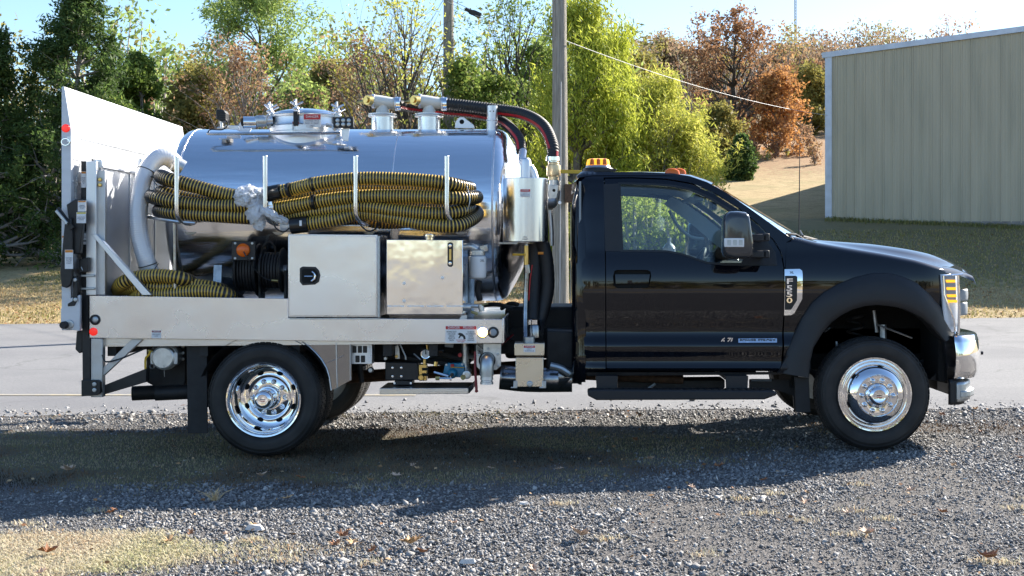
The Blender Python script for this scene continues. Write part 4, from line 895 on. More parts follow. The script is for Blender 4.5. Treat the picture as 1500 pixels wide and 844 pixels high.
# ramp platform folded upright behind the posts
def ramp():
    r = grp('ramp', (P(96, 300, 0).x, 1.3, 1.8)); Y0, Y1 = -.08, 2.62
    zt, zk, zb = P(92, 127, Y0).z, P(104, 190, Y0).z, P(104, 484, Y0).z; xa, xb = P(90, 0, Y0).x, P(104, 0, Y0).x; xt = P(92, 0, Y0).x
    zt2 = zt
    g = G(); sec = lambda Y: [(xa, Y, zt), (xt + .012, Y, zt), (xb, Y, zk), (xb, Y, zb), (xa, Y, zb)]
    g.loft([sec(Y0), sec(Y1)], closed=True, caps=True); g.build('ramp_plate', M['alu_white'], r, bevel=.004)
    for z in np.linspace(zk - .05, zb + .1, 9): G().box((xb, Y0 + .03, z), (xb + .006, Y1 - .03, z + .014)).build('plank_joint', M['alu'], r)
    for f in (.25, .5, .75):
        a = xt + .012 + (xb - xt - .012) * f; z = zt + (zk - zt) * f; G().tube([(a, Y0 + .02, z), (a, Y1 - .02, z)], .0035, 6).build('plank_joint', M['alu'], r)
    disc('reflector', 96.5, 188, Y0, 6, M['redlens'], r, th=.008)
    G().pp([(98, 200), (104, 200), (104, 208), (98, 208)], Y0 - .03, .035).build('latch_block', M['alu'], r)
    G().tube([P(96 + 6*math.cos(t), 208 + 5*math.sin(t), Y0 - .03) for t in [i*.52 for i in range(13)]], .004, 6).build('latch_ring', M['chrome'], r)
    G().pp([(89,452),(105,436),(117,432),(117,485),(89,481)], Y0 - .012, .03).build('hinge_plate', M['alu_white'], r, bevel=.003)
    disc('hinge_pin', 96, 476, Y0 - .012, 5.5, M['chassis'], r, th=.05); disc('hinge_washer', 102, 475, Y0 - .012, 6.5, M['galv'], r, th=.008)
    return r
RP = ramp()
bar('lift_arm', [(92,352),(94,330),(98,322),(104,318),(106,345),(106,405),(103,418),(97,422),(90,420),(87.5,400)], -.13, .03, M['black'], bevel=.006)
bar('lift_link', [(97,300),(110,292),(119,292),(121,330),(117,372),(104,372),(101,330)], -.10, .05, M['black'], bevel=.006)
bar('lift_link', [(107,405),(112,404),(113,440),(109,448),(99,449),(99,445),(106,441)], -.10, .03, M['black'])
bar('lift_handle', [(82,306),(86,303),(108,333),(103,338)], -.14, .02, M['black']); bar('lift_handle', [(80,310),(83,307),(99,326),(97,330)], -.17, .02, M['galv'])
for x_, y_ in ((110, 410), (111, 439)): disc('bolt', x_, y_, -.10, 3, M['galv'], TR, th=.01, n=12)
bar('switch_box', [(116,380),(129,377),(129,398),(116,400)], -.06, .05, M['black'], bevel=.004)
for y_ in (402.5, 421.5): bar('rail_rod', [(118,y_),(138,y_-.3),(138,y_+3),(118,y_+3.3)], -.03, .012, M['galv'])
bar('guide_block', [(112,485),(121,485),(121,515),(116,518),(110,512)], .02, .1, M['black'], bevel=.006)
for i in range(5): 
    c = P(112.5 - i*1.0, 262 + i*7.5, -.02); ang = i % 2
    G().tube([c + Vector((.007*math.cos(t)*(1 if ang else .3), .007*math.cos(t)*(.3 if ang else 1), .019*math.sin(t))) for t in [k*.6 for k in range(12)]], .0028, 5).build('chain_link', M['galv'], TR)
G().tube([P(117,240,-.02), P(113,260,-.02)], .004, 5).build('chain_link', M['galv'], TR)
def plain_label(x0, y0, x1, y1, Y, hc, body): sticker(x0, y0, x1, y1, Y, '', body, 2, 2.0, hc=hc, hh=.14)
mat('orangeprint', (.7, .25, .03), .5); mat('yellowprint', (.75, .6, .05), .5)
plain_label(119, 251, 126, 275, .005, 'orangeprint', 'WARNING\nREAD ALL\nLABELS\nBEFORE\nUSE'); plain_label(114, 294, 126, 310, -.101, 'orangeprint', 'WARNING\nSTAND CLEAR\nOF GATE'); plain_label(112, 311, 126, 327, -.102, 'yellowprint', 'CAUTION\nKEEP FEET\nAWAY')
plain_label(118, 340, 127, 352, -.006, 'blackprint', 'NO\nRIDERS'); plain_label(118, 354, 127, 358, -.006, 'greyprint', '3000'); plain_label(95, 366, 107, 394, -.131, 'orangeprint', 'WARNING\nTO OPEN\nPULL PIN\nLOWER\nSLOWLY'); plain_label(90.5, 345, 94, 368, -.093, 'orangeprint', 'A\nB')
G().tube([P(121,396,-.062), P(119,391,-.062)], .003, 5).build('switch_toggle', M['galv'], TR)
# ---------------------------------------------------------- rear underside: valve, tailpipes, mud flap
G().pp([(214,505),(272,505),(272,560),(262,585),(214,560)], .30, .3).build('rear_bracket', M['chassis'], TR, bevel=.01)
o = grp('discharge_valve', P(240, 523, .1))
G().lathe([(0, -.03), (.07, -.03), (.082, -.022), (.085, -.01), (.085, .02), (.09, .022), (.09, .05), (.08, .055), (.08, .25)], P(240, 524, .12), 'Y', 28).build('cap', M['cast'], o, ang=30)
G().lathe([(.093, 0), (.10, .005), (.10, .03), (.093, .035)], P(240, 521, .16), 'Y', 28).build('collar', M['galv'], o)
for dx in (-17, 17): G().pp([(240+dx-3,516),(240+dx+3,516),(240+dx+3,534),(240+dx-3,534)], .10, .03).build('cam_lever', M['galv'], o, bevel=.004)
G().tube([P(217,514,.12), P(224,516,.12)], .015, 10).build('valve_body', M['brass'], o); G().tube(spline([P(220,514,.1), P(218,520,.1), P(213,527,.1), P(214,558,.1)]), .008, 8).build('valve_handle', M['yellow'], o)
G().lathe([(.012, 0), (.017, -.01), (.02, 0)], P(223, 537, .12), 'Y', 14).build('plug', M['galv'], o); G().tube([P(240,535,.085), P(241,552,.1)], .0022, 4).build('cap_chain', M['galv'], o)
G().tube(spline([P(150,520,-.01), P(155,530,-.03), P(178,525,-.01), P(214,510,.1)]), .006, 6).build('electric_cable', M['black'], TR)
for (x, y, Y_) in ((206, 576, .42), (240, 576, .26)):
    c = P(x, y, Y_); g = G().tube([c + Vector((-.055, -.02, 0)), c + Vector((.3, .05, .01))], [.053, .053], 20, caps=False); g.tube([c + Vector((-.055, -.02, 0)), c + Vector((.3, .05, .01))], [.048, .048], 20, caps=True)
    g.build('tailpipe', M['chassis'], TR); G().tube([c + Vector((-.0, -.01, 0)), c + Vector((.03, 0, 0))], .048, 20).build('tailpipe_inside', M['void'], TR)
bar('mud_flap', [(273,497),(303,498),(304,635),(275,635)], .12, .012, M['rubber']); bar('mud_flap', [(273,497),(303,498),(304,635),(275,635)], WID - .7, .012, M['rubber'])
G().box((P(286,0,.13).x, .13, .30), (P(288,0,.13).x, .62, .86)).build('mud_flap', M['rubber'], TR)
for k in range(3): disc('bolt', 268, 508 + 9*k, .28, 2.4, M['galv'], TR, th=.008, n=10)
# rear fender sheet with arch cut, side and return
arch = [(443,500.5),(453,508),(462.5,517),(471,527),(478,539),(482,552),(485,572)]
g = G().pp(arch + [(494,568),(513,557.5),(513,503),(492.5,501.5)], .06, .004); g.build('rear_fender', mat('dark_sheet', (.30, .30, .31), .14, 1, bump=.3, bscale=4), TR)
g = G(); q = [P(x, y, .05) for x, y in arch]; g.tube(q, .005, 6); q = [P(492.5, 502, .05), P(493, 540, .05), P(494, 568, .05)]; g.tube(q, .004, 6); q = [P(513, 503, .055), P(513, 557, .055)]; g.tube(q, .003, 6); g.tube([P(480,531,.054), P(493,526,.054), P(503,521,.054)], .0015, 5); g.build('fender_edge', M['alu'], TR)
g = G(); n = 18; rr = .475
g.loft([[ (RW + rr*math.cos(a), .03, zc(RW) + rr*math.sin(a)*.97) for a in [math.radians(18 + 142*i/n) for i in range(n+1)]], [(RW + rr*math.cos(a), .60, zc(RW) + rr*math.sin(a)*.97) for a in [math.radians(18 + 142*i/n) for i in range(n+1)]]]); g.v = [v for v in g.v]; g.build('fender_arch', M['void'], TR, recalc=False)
# ---------------------------------------------------------- under-deck equipment between the wheels
bx = grp('control_box', P(528, 519, .12)); bar('housing', [(511.5,504.5),(545,504.5),(545,533.5),(511.5,533.5)], .12, .12, M['alu'], parent=bx)
for (x, y) in ((516,507),(524,507),(531.5,507),(520.5,521),(528.5,521)): bar('switch', [(x,y),(x+6,y),(x+6,y+10),(x,y+10)], .112, .01, M['black'], parent=bx)
for k in range(4): G().pp([(540,507+6*k),(543.5,507+6*k),(543.5,511+6*k),(540,511+6*k)], .1185, .001).build('switch_label', M['white'], bx)
bar('box_bracket', [(505,504),(508.5,504),(508.5,532),(505,532)], .10, .1, M['alu'])
bar('drop_bracket', [(511.5,534),(513,534),(513,558),(511.5,558)], .09, .06, M['alu'])
pm = grp('hydraulic_pump', P(585, 546, .25)); bar('pump_block', [(564,530.5),(612,531.5),(614,557),(564,557)], .22, .2, M['black'], bevel=.006, parent=pm)
for x, y in ((575,539),(588,539),(575,551.5),(588,551.5)): disc('bolt', x, y, .22, 1.9, M['chrome'], pm, th=.006, n=10)
bar('pump_foot', [(578,557),(604,558),(604,564),(578,564)], .24, .14, M['black'], parent=pm)
for x in (578, 602): disc('bolt', x, 561.5, .24, 1.7, M['chrome'], pm, th=.006, n=10)
mf = grp('brass_manifold', P(620, 545, .2)); bar('manifold_block', [(613.5,534),(625,534),(625,558),(613.5,558)], .2, .07, M['brass'], parent=mf, bevel=.004)
for y in (539, 547): bar('port', [(618,y),(628,y),(628,y+4),(618,y+4)], .19, .02, M['void'], parent=mf)
G().lathe([(0,-.02),(.018,-.02),(.024,-.01),(.024,.0)], P(617,553,.2), 'Y', 16).build('port_cap', M['brass'], mf)
G().tube([P(622,534,.22), P(622,526,.22)], .012, 8).build('riser', M['brass'], mf)
G().tube([P(638,536,.2), P(639,530,.2)], .016, 8).build('fitting', M['brass'], mf)
gg = grp('pressure_gauge', P(623.5, 518.5, .18)); G().lathe([(0, 0), (.028, 0), (.032, -.006), (.032, .02), (0, .02)], P(623.5, 518.5, .18), 'Y', 24).build('dial', M['white'], gg)
G().lathe([(.029, -.008), (.034, -.009), (.034, .022), (.029, .02)], P(623.5, 518.5, .18), 'Y', 24).build('bezel', M['chrome'], gg); G().pp([(623,513),(624,513),(624.4,519),(622.8,519)], .176, .001).build('needle', M['blackprint'], gg)
bp_ = grp('blue_pump', P(663, 543, .25)); g = G().pp([(651,535.5),(656,532),(676,532),(681,536),(680,548),(676,553),(658,553),(648,551),(650,543)], .24, .12); g.build('pump_body', M['blue'], bp_, bevel=.006)
G().lathe([(0,-.045),(.02,-.045),(.03,-.035),(.036,-.02),(.036,.02)], P(663,547,.24), 'Y', 20).build('pump_head', M['blue'], bp_, ang=30); G().lathe([(0,-.06),(.012,-.058),(.014,-.03)], P(663,548,.24), 'Y', 12).build('shaft_end', M['black'], bp_)
for x, y in ((654,534.5),(677,534)): disc('bolt', x, y, .24, 1.8, M['white'], bp_, th=.006, n=8)
bar('red_cap', [(660,533.5),(665,533.5),(665,538),(660,538)], .22, .02, M['red'], parent=bp_); G().tube([P(660,538,.22), P(680,538.5,.22)], .003, 5).build('yellow_tube', M['yellow'], bp_)
G().tube([P(636,545,.19), P(657,551,.17)], .009, 8).build('hose_fitting', M['chrome'], TR); G().tube([P(638,554,.18), P(644,554,.18)], .016, 8).build('hose_fitting', M['brass'], TR); G().tube([P(644,554,.18), P(662,554.5,.18)], .007, 8).build('hose_fitting', M['chrome'], TR); G().tube([P(660,551,.18), P(660,558,.18)], .006, 6).build('hose_fitting', M['chrome'], TR)
G().tube(spline([P(681,503,.28), P(682,520,.28), P(682,538,.28), P(687,545,.26)]), .026, 12).build('suction_pipe', M['cast'], TR); G().lathe([(.03,-.012),(.034,-.012),(.034,.012),(.03,.012)], P(682,510,.28), 'Z', 16).build('pipe_collar', M['galv'], TR)
G().lathe([(.0,-.02),(.018,-.02),(.018,-.025),(.030,-.022),(.032,.03)], P(684,549,.2), 'Y', 18).build('pipe_elbow', M['cast'], TR); G().tube([P(678,553,.18), P(684,548,.24)], .02, 10).build('pipe_elbow', M['brass'], TR)
G().tube([P(682,523,.28), P(692,521,.33)], .02, 10).build('pipe_branch', M['cast'], TR); G().lathe([(0,-.01),(.015,-.01),(.015,.02)], P(674,520,.26), 'Y', 12).build('red_cap', M['red'], TR)
for a, b, r, m_ in (((586,505),(594,522),.006,'galv'),((594,522),(594.5,527),.006,'galv'),((606,518),(616,527),.005,'galv'),((628,512),(650,514),.008,'dark_steel'),((630,518),(648,515),.010,'rust'),((626,505),(627,512),.012,'brass'),((652,504),(664,505),.022,'lightgrey'),((640,512),(640,513),.005,'chrome'),
                    ((524,512),(530,560),.02,'chassis'),((610,508),(690,530),.02,'rubber'),((560,520),(690,538),.018,'rubber')):
    G().tube([P(*a, .32 if m_ in ('rubber', 'chassis') else .2), P(*b, .34 if m_ in ('rubber', 'chassis') else .2)], r, 8).build('hydraulic_line', M[m_], TR)
bar('lever_plate', [(578,507),(583,505),(585,510),(586,526),(579,526)], .24, .01, M['cast'], bevel=.003); disc('bolt', 581, 522, .24, 2.4, M['brass'], TR, n=10)
for x, y, r in ((543,542,4.2),(565,525,3)): G().lathe([(0,-.02),(r*.0035,-.02),(r*.005,-.01),(r*.005,.02)], P(x, y, .24), 'Y', 14).build('hub_end', M['galv'], TR)
G().box((P(520,0,.5).x, .5, .62), (P(690,0,.5).x, .78, .90)).build('hydraulic_tank', M['chassis'], TR, bevel=.02)
g = G().pp([(556,569),(686,568.5),(686,577),(556,578)], .1, .42); g.build('drip_tray', M['steel'], TR, bevel=.003)
G().pp([(686,568),(693,562),(693,570),(687,577)], .14, .3).build('tray_end', M['chassis'], TR)
G().tube([P(696,515,.10), P(696,540,.09), P(698,571,.08)], [.008, .009, .010], 10).lathe([(0,-.012),(.012,-.006),(.012,.006),(0,.012)], P(698, 573, .08), 'Z', 12).build('red_lever', M['darkred'], TR)
# outlet plate and elbow
op = grp('outlet', P(715, 530, .06)); g = G().pp([(697.5,503.5),(734,503.5),(734,536),(727,542),(703,542),(697.5,537)], .10, .012); g.build('outlet_plate', M['cast'], op, bevel=.002)
for x, y in ((715,511),(702,520),(729,519),(729.5,536)): disc('bolt', x, y, .10, 2, M['galv'], op, n=10)
G().lathe([(.050,-.006),(.056,-.012),(.060,-.006),(.060,0)], P(713.5,528,.10), 'Y', 26).build('outlet_ring', M['black'], op)
G().tube(spline([P(714,526,.12), P(714,527,.05), P(713.5,531,.012), P(713,540,.0), P(713,551,.0)], .012), .048, 22).build('elbow', M['galv'], op)
G().lathe([(.048,.05),(.046,.03),(.043,.028),(.043,.02),(.046,.018),(.046,.004),(.040,.0),(.040,-.008),(.046,-.012),(.046,-.028),(.0,-.028)], P(713,557,.0), 'Z', 24).build('cam_coupler', M['alu'], op, ang=25)
# ---------------------------------------------------------- square steel trap box
tb = grp('trap_box', P(776, 540, .1)); k0 = P(753.5,503,.05); k1 = P(797.5,567,.05)
G().box((k0.x+.008, .055, k1.z), (k1.x-.008, .24, k0.z-.1)).build('box_body', mat('tan_steel', (.62, .57, .48), .26, 1, rvary=.06, vary=.05, bump=.1, bscale=3), tb, bevel=.003)
G().box((k0.x, .045, P(0,521,.05).z), (k1.x, .25, k0.z)).build('box_lid', M['tan_steel'], tb, bevel=.003)
disc('drain_plug', 776, 562.5, .055, 4.6, M['galv'], tb, th=.02)
sticker(767, 506, 784, 516, .045, 'DANGER', 'HOT\nSURFACE', 3.4, 2.8, parent=tb, hh=.36)
G().lathe([(.0,.03),(.042,.03),(.042,0),(.038,-.02)], P(775,500,.14), 'Z', 20).build('box_neck', M['galv'], tb)
for x in (754, 796): bar('box_bracket', [(x-2,558),(x+4,558),(x+4,569),(x-6,569),(x-6,567),(x-2,567)], .05, .02, M['galv'], parent=tb)
# ---------------------------------------------------------- tank
TY, TZ, TRd = 1.22, 1.735, .682
tk = grp('tank', (-1.75, TY, TZ))
xf = P(728, 0, TY).x; xr_ = P(296, 0, TY).x
def head(sign, xb, depth=.30, n=14):      # knuckle then dish
    pr = [(TRd, 0), (TRd*.998, .02), (TRd*.985, .05), (TRd*.95, .085)]
    R_ = TRd*.95; 
    for i in range(1, n + 1):
        r = R_ * (1 - i/n); pr.append((r, .085 + (depth - .085) * (1 - (r/R_)**2)))
    return [(r, xb - TR0.x + sign*h) for r, h in pr]
TR0 = Vector((-1.75, TY, TZ))
prof = [(TRd, x - TR0.x) for x in np.linspace(xr_, xf, 22)]
g = G().lathe(prof, TR0, 'X', 128); g.build('tank_shell', M['tank'], tk, ang=50)
G().lathe(head(1, xf), TR0, 'X', 96).build('tank_head', M['tank'], tk, ang=60); G().lathe(head(-1, xr_, .22), TR0, 'X', 96).build('tank_head', M['tank'], tk, ang=60)
for x_, r_ in ((xf, .006), (xr_, .006), (P(575, 0, .6).x, .003)):
    G().lathe([(TRd, x_ - TR0.x - r_*1.3), (TRd + r_*.7, x_ - TR0.x - r_*.5), (TRd + r_*.7, x_ - TR0.x + r_*.5), (TRd, x_ - TR0.x + r_*1.3)], TR0, 'X', 128).build('weld_seam', M['weld'], tk)
for x_ in np.linspace(xr_ + .25, xf - .2, 4):      # saddles
    g = G(); a = [math.radians(d_) for d_ in range(215, 326, 10)]; pts = [(TY + (TRd + .004)*math.cos(t), TZ + (TRd + .004)*math.sin(t)) for t in a]
    pts += [(TY + .62, .94), (TY - .62, .94)]; r1 = [(x_, y, z) for y, z in pts]; g.loft([r1, [(x_ + .06, y, z) for _, y, z in r1]], closed=True, caps=True); g.build('saddle', M['dark_steel'], tk)
top = TZ + TRd
# manway
mw = grp('manway', P(450, 178, TY - .12)); mx = P(449, 0, 1.08).x; my = 1.08; mz_ = TZ + math.sqrt(TRd**2 - (my - TY)**2)
G().lathe([(.280, -.17), (.280, -.02), (.285, -.015), (.285, .025), (.270, .035), (.262, .055), (.262, .095), (.275, .098), (.278, .112), (.262, .120)], (mx, my, mz_ - .012), 'Z', 48).build('neck', M['alu'], mw, ang=30)
G().lathe([(.272, .117), (.270, .128), (.235, .142), (.18, .157), (.10, .169), (.0, .174)], (mx, my, mz_ - .012), 'Z', 48).build('lid', M['tank'], mw, ang=60)
for a in (-1.65, -.42, -2.75, .7, 1.9, 3.0):
    c = Vector((mx + .285*math.cos(a), my + .285*math.sin(a), mz_ + .062)); cl = grp('clamp', c, mw) if False else None
    g = G().box((c.x-.018, c.y-.018, c.z-.06), (c.x+.018, c.y+.018, c.z+.05)); g.build('clamp_block', M['chassis'] if a == -1.65 else M['cast'], mw, bevel=.005)
    g = G().tube([c, c + Vector((0, 0, .10))], .010, 8)
    for b in range(3): 
        t = b*2.094 + .5; g.tube([c + Vector((0, 0, .095)), c + Vector((.055*math.cos(t), .055*math.sin(t), .125))], .008, 6)
    g.tube([c + Vector((0,0,.09)), c + Vector((0,0,.145))], .008, 6)
    g.lathe([(.022, .06), (.026, .07), (.022, .08)], c, 'Z', 12); g.build('clamp_handle', M['alu'], mw)
sticker(444.5, 167, 470, 186.5, .803, 'DANGER', 'CONFINED SPACE\nENTRY BY PERMIT\nONLY', 5, 3.6, parent=mw, hh=.42); sticker(428, 178, 438.5, 191.5, .800, 'DANGER', 'KEEP\nCLEAR', 2.6, 2.8, parent=mw, hh=.3, hc='darkred')
# relief pipe pointing to the rear
rp = grp('relief_pipe', P(380, 179, 1.0)); c = P(400, 176, .95)
G().tube([c, P(372, 178.5, .93)], [.034, .034], 18).build('pipe', M['alu'], rp); G().lathe([(.036, -.0), (.044, .02), (.046, .07), (.038, .10)], P(386, 177.5, .93) - Vector((.07, 0, 0)), 'X', 20).build('brass_coupling', M['cast'], rp)
q = P(363, 179.5, .93); g = G().tube([q + Vector((.06, 0, 0)), q + Vector((-.03, -.03, -.003))], [.046, .046], 20, caps=False).tube([q + Vector((.06, 0, 0)), q + Vector((-.03, -.03, -.003))], [.034, .034], 20, caps=True); g.build('pipe_end', M['chrome'], rp)
G().tube([q + Vector((-.026, -.027, -.003)), q + Vector((-.033, -.033, -.003))], .030, 18).build('pipe_mouth', M['void'], rp)
g = G().pp([(345,190),(352,179),(362,171),(368,190)], 1.12, .012); g.build('gusset', M['alu'], TR, bevel=.002)
G().tube([P(389,177,.9), P(391,170,.9), P(395,168,.9)], .008, 8).build('valve_stub', M['cast'], rp)
# rail with lights along the tank top
rl = grp('light_rail', P(400, 197, .72)); G().tube([P(304,196,.76), P(308,196.5,.74), P(498,195.5,.74)], .011, 10).build('rail_rod', M['dark_steel'], rl)
bar('rail_bracket', [(499,189),(512,187),(510,207),(502,206)], .76, .012, M['alu'], parent=rl)
def lightbar(x0, y0, x1, y1, Y, nm):
    l = grp(nm, P((x0+x1)/2, (y0+y1)/2, Y)); g = G().pp([(x0,y0),(x1,y0),(x1,y1),(x0,y1)], Y, .05); g.build('lamp_housing', M['plastic'], l, bevel=.005)
    for i in range(3):
        for j in range(2): disc('led', x0 + (x1-x0)*(.22 + .28*i), y0 + (y1-y0)*(.32 + .38*j), Y, 3.0, M['galv'], l, th=.004, n=12, dome=.002)
    for i in range(4): G().pp([(x0+1,y0+2+i*4),(x1-1,y0+2+i*4),(x1-1,y0+3+i*4),(x0+1,y0+3+i*4)], Y+.05, .01).build('cooling_fin', M['plastic'], l)
    return l
lightbar(488, 171.5, 517.5, 187, .72, 'work_light')
wl = grp('rear_work_light', P(324, 168, .9)); G().pp([(316,160),(328,161),(331,166),(330,176),(324,178),(316,174)], .85, .10).build('lamp_housing', M['plastic'], wl, bevel=.008)
for k in range(4): G().pp([(316.5,163+3*k),(329,164+3*k),(329,165+3*k),(316.5,164+3*k)], .843, .008).build('cooling_fin', M['black'], wl)
G().tube([P(324,178,.88), P(325,188,.88)], .012, 8).tube([P(318,188,.9), P(334,186,.9)], .010, 8).build('lamp_stand', M['cast'], wl)
G().tube(spline([P(330,176,.9), P(334,182,.85), P(326,190,.8), P(308,190,.78), P(304,197,.75)]), .005, 6).build('electric_cable', M['black'], TR)
G().pp([(330,183),(350,184),(350,190),(330,189)], .92, .03).build('lamp_plate', M['alu'], TR, bevel=.003)
G().tube([P(488,190,.82), P(500,178,.82)], .022, 8).tube([P(478,183,.84), P(497,187,.82)], .016, 8).build('hinge_arm', M['cast'], mw)
# two vent risers with tees
def riser(xc, Y, nm):
    r = grp(nm, P(xc, 165, Y)); c = P(xc, 190, Y); k = (Y + D)/F; zt = lambda y: (190 - y)*k
    cc = Vector((c.x, Y, c.z))
    G().lathe([(16.5*k, -.03), (16.5*k, zt(171))], cc, 'Z', 32).build('riser_tube', M['brushed'], r)
    G().lathe([(16.6*k, zt(171.5)), (21*k, zt(171.5)), (21*k, zt(170)), (18*k, zt(169.6)), (18*k, zt(169)), (21*k, zt(168.6)), (21*k, zt(167.3)), (10*k, zt(167))], cc, 'Z', 36).build('flange', M['alu'], r, ang=20)
    G().lathe([(21.4*k, zt(170.2)), (21.6*k, zt(169.4)), (21.4*k, zt(168.6))], cc, 'Z', 36).build('flange_clamp', M['dark_steel'], r)
    G().lathe([(9.5*k, zt(167)), (9.5*k, zt(162)), (8.5*k, zt(160)), (8.5*k, zt(150))], cc, 'Z', 24).build('tee_stem', M['ivory'], r)
    a, b = Vector((c.x - 15*k, Y - .02, c.z + zt(148.5))), Vector((c.x + 22*k, Y + .02, c.z + zt(152)))
    g = G().tube([a, a.lerp(b, .35), a.lerp(b, .7), b], [9.5*k, 9.5*k, 8.6*k, 8*k], 22); g.build('tee_body', M['ivory'], r, ang=50)
    for f in (.06, .94): p = a.lerp(b, f); G().lathe([(8*k, -.012), (10.3*k, -.010), (10.3*k, .010), (8*k, .012)], p, 'X', 22).build('tee_collar', M['alu'], r)
    p = a + Vector((-.012, -.03, 0)); G().tube([p, p + Vector((-.02, -.03, 0))], [8*k, 7*k], 16).build('relief_valve', M['brass'], r)
    G().tube([p + Vector((-.02, -.03, 0)), p + Vector((-.028, -.042, 0))], [4*k, 4*k], 12).build('valve_core', M['brass'], r); G().tube([a + Vector((0, .03, 0)), a + Vector((-.13, .05, -.005))], [.03, .006], 10).build('valve_nozzle', M['brass'], r)
    return r
riser(560.5, TY, 'vent_riser'); riser(628.5, TY, 'vent_riser')
bar('lifting_lug', [(666,187.5),(667.5,178),(673,171.5),(679,171.5),(694,183),(695,188)], TY, .02, M['alu']); G().lathe([(0, -.001), (.019, -.001)], P(676.5,178.5,TY), 'Y', 14).build('lug_hole', M['void'], TR)
G().lathe([(.043, -.05), (.043, .045), (.046, .05), (.046, .058), (.042, .06), (.042, .165), (.0, .168)], P(721, 186, 1.1), 'Z', 28).build('breather', M['alu'], TR, ang=30)
for dx in (-3, 2): disc('breather_hole', 721+dx, 163, 1.06, 1.0, M['void'], TR, th=.001, n=8)
# ---------------------------------------------------------- corrugated vacuum hoses
def corr_hose(path, r, pitch, name, mats, mfun=None, amp=.12, parent=TR, n=16, stripe=None, tagargs=None, sub=4):
    """ribbed hose: radius and colour change ring by ring"""
    P_ = spline(path, pitch / sub); rs = [r * (1 + amp * (.5 + .5*math.cos(2*math.pi*i/sub)) - amp*.6) for i in range(len(P_))]
    g = G().tube(P_, rs, n, mfun=mfun); o = g.build(name, mats, parent, ang=80 if sub > 3 else 60)
    if tagargs: tag(o, *tagargs)
    return o
def red_stripe(path, r, off, name='red_stripe', parent=None):
    P_ = spline(path, .02); g = G(); rr = r*1.02; q = []
    for i, p in enumerate(P_):
        t = (P_[min(i+1, len(P_)-1)] - P_[max(i-1, 0)]).normalized(); s = Vector((0, -1, 0)); s = (s - t*s.dot(t)).normalized(); d_ = s.cross(t)
        d_ = d_ if d_.z < 0 or (abs(d_.z) < .3 and d_.x < 0) else -d_
        q.append([p + (s*math.cos(a) + d_*math.sin(a))*rr for a in [off + k*.16 for k in range(4)]])
    g.loft(q); return g.build(name, M['red'], parent or TR, recalc=False)
pa = [P(650,152,TY), P(672,154,TY), P(720,160,TY-.05), P(765,167,TY-.15), P(795,184,.9), P(809,212,.75), P(810,233,.7)]
h1 = corr_hose(pa, .046, .022, 'vacuum_hose', M['hose_rubber'], amp=.16); red_stripe(pa[2:], .047, .5, parent=h1)
pb_ = [P(583,153,TY), P(600,157,TY+.1), P(650,163,TY+.12), P(700,168,TY+.1), P(735,178,TY), P(758,200,.9), P(764,222,.8)]
h2 = corr_hose(pb_, .040, .022, 'vacuum_hose', M['hose_rubber'], amp=.16); red_stripe(pb_, .041, .25, parent=h2)
for c_, ax_ in ((P(584,152,TY), 'X'), (P(652,152.5,TY), 'X'), (P(810,233,.7), 'Z')):
    G().lathe([(.048, -.018), (.053, -.015), (.053, .015), (.048, .018)], c_, ax_, 20).build('hose_clamp', M['chrome'], TR)
# clear elbow behind the canister, vacuum valve with yellow handle
G().lathe([(.0, .07), (.02, .068), (.035, .055), (.040, .03), (.040, -.12)], P(770.5, 245, .42), 'Z', 24).build('canister_neck', M['alu'], TR)
G().tube(spline([P(766,222,.75), P(765,235,.6), P(770,242,.5)]), .03, 12).build('hose_end', M['alu'], TR); G().tube([P(784,262,.42), P(781,252,.42), P(776,244,.42)], .028, 12).build('canister_elbow', M['alu'], TR)
vv_ = grp('vacuum_valve', P(810, 250, .7)); k = 9.5/F
G().lathe([(.036, .0), (.036, .025)], P(810,238,.7), 'Z', 20).build('hose_tail', M['chrome'], vv_)
G().lathe([(.038, .085), (.042, .08), (.042, .065), (.052, .06), (.054, .04), (.054, -.01), (.052, -.02), (.040, -.026), (.040, -.05), (.034, -.052)], P(811,254,.7) , 'Z', 24).build('valve_body', mat('pale_brass', (.72, .56, .34), .4, .8, vary=.15, vscale=20), vv_, ang=25)
bar('valve_handle', [(821,248.5),(852,249.5),(852,254.5),(821,254)], .66, .012, M['yellow'], parent=vv_, bevel=.002)
G().tube(spline([P(813,264,.7), P(812,285,.7), P(808,298,.66), P(799,300,.6), P(790,298,.5)]), .042, 16).build('steel_elbow', M['cast'], vv_)
G().pp([(803,270),(818,272),(816,290),(806,294),(803,288)], .64, .03).build('valve_bracket', M['cast'], vv_, bevel=.004); G().lathe([(0,-.002),(.012,-.002)], P(811.5,279,.64), 'Y', 12).build('bracket_hole', M['void'], vv_)
G().tube([P(805,295,.66), P(808,340,.66), P(808,360,.66)], .018, 10).build('drain_pipe', M['alu'], vv_)
# cyclone canister
cn = grp('canister', P(771, 308, .33)); c = P(770, 355, .36); k = (.36 + D)/F; Hc = 93*k
G().lathe([(0, -.002), (.1, -.003), (32.5*k, 0), (33.2*k, .006), (33*k, Hc - .004), (32*k, Hc), (0, Hc + .012)], c, 'Z', 72).build('canister_shell', M['brushed'], cn, ang=30)
sticker(762, 277, 777, 288, .178, 'DANGER', 'HOT\nSURFACE', 3, 2.7, parent=cn, hh=.36); text('VAC\nTRAP', 3.4*k, M['greyprint'], P(769, 349, .186), cn)
G().pp([(731,355),(758,355),(758,357.5),(731,357.5)], .2, .25).build('canister_bracket', M['dark_steel'], cn)
G().lathe([(0, 0), (.018, 0), (.018, -.05)], P(771, 357, .3), 'Z', 12).build('drain_stub', M['dark_steel'], cn)
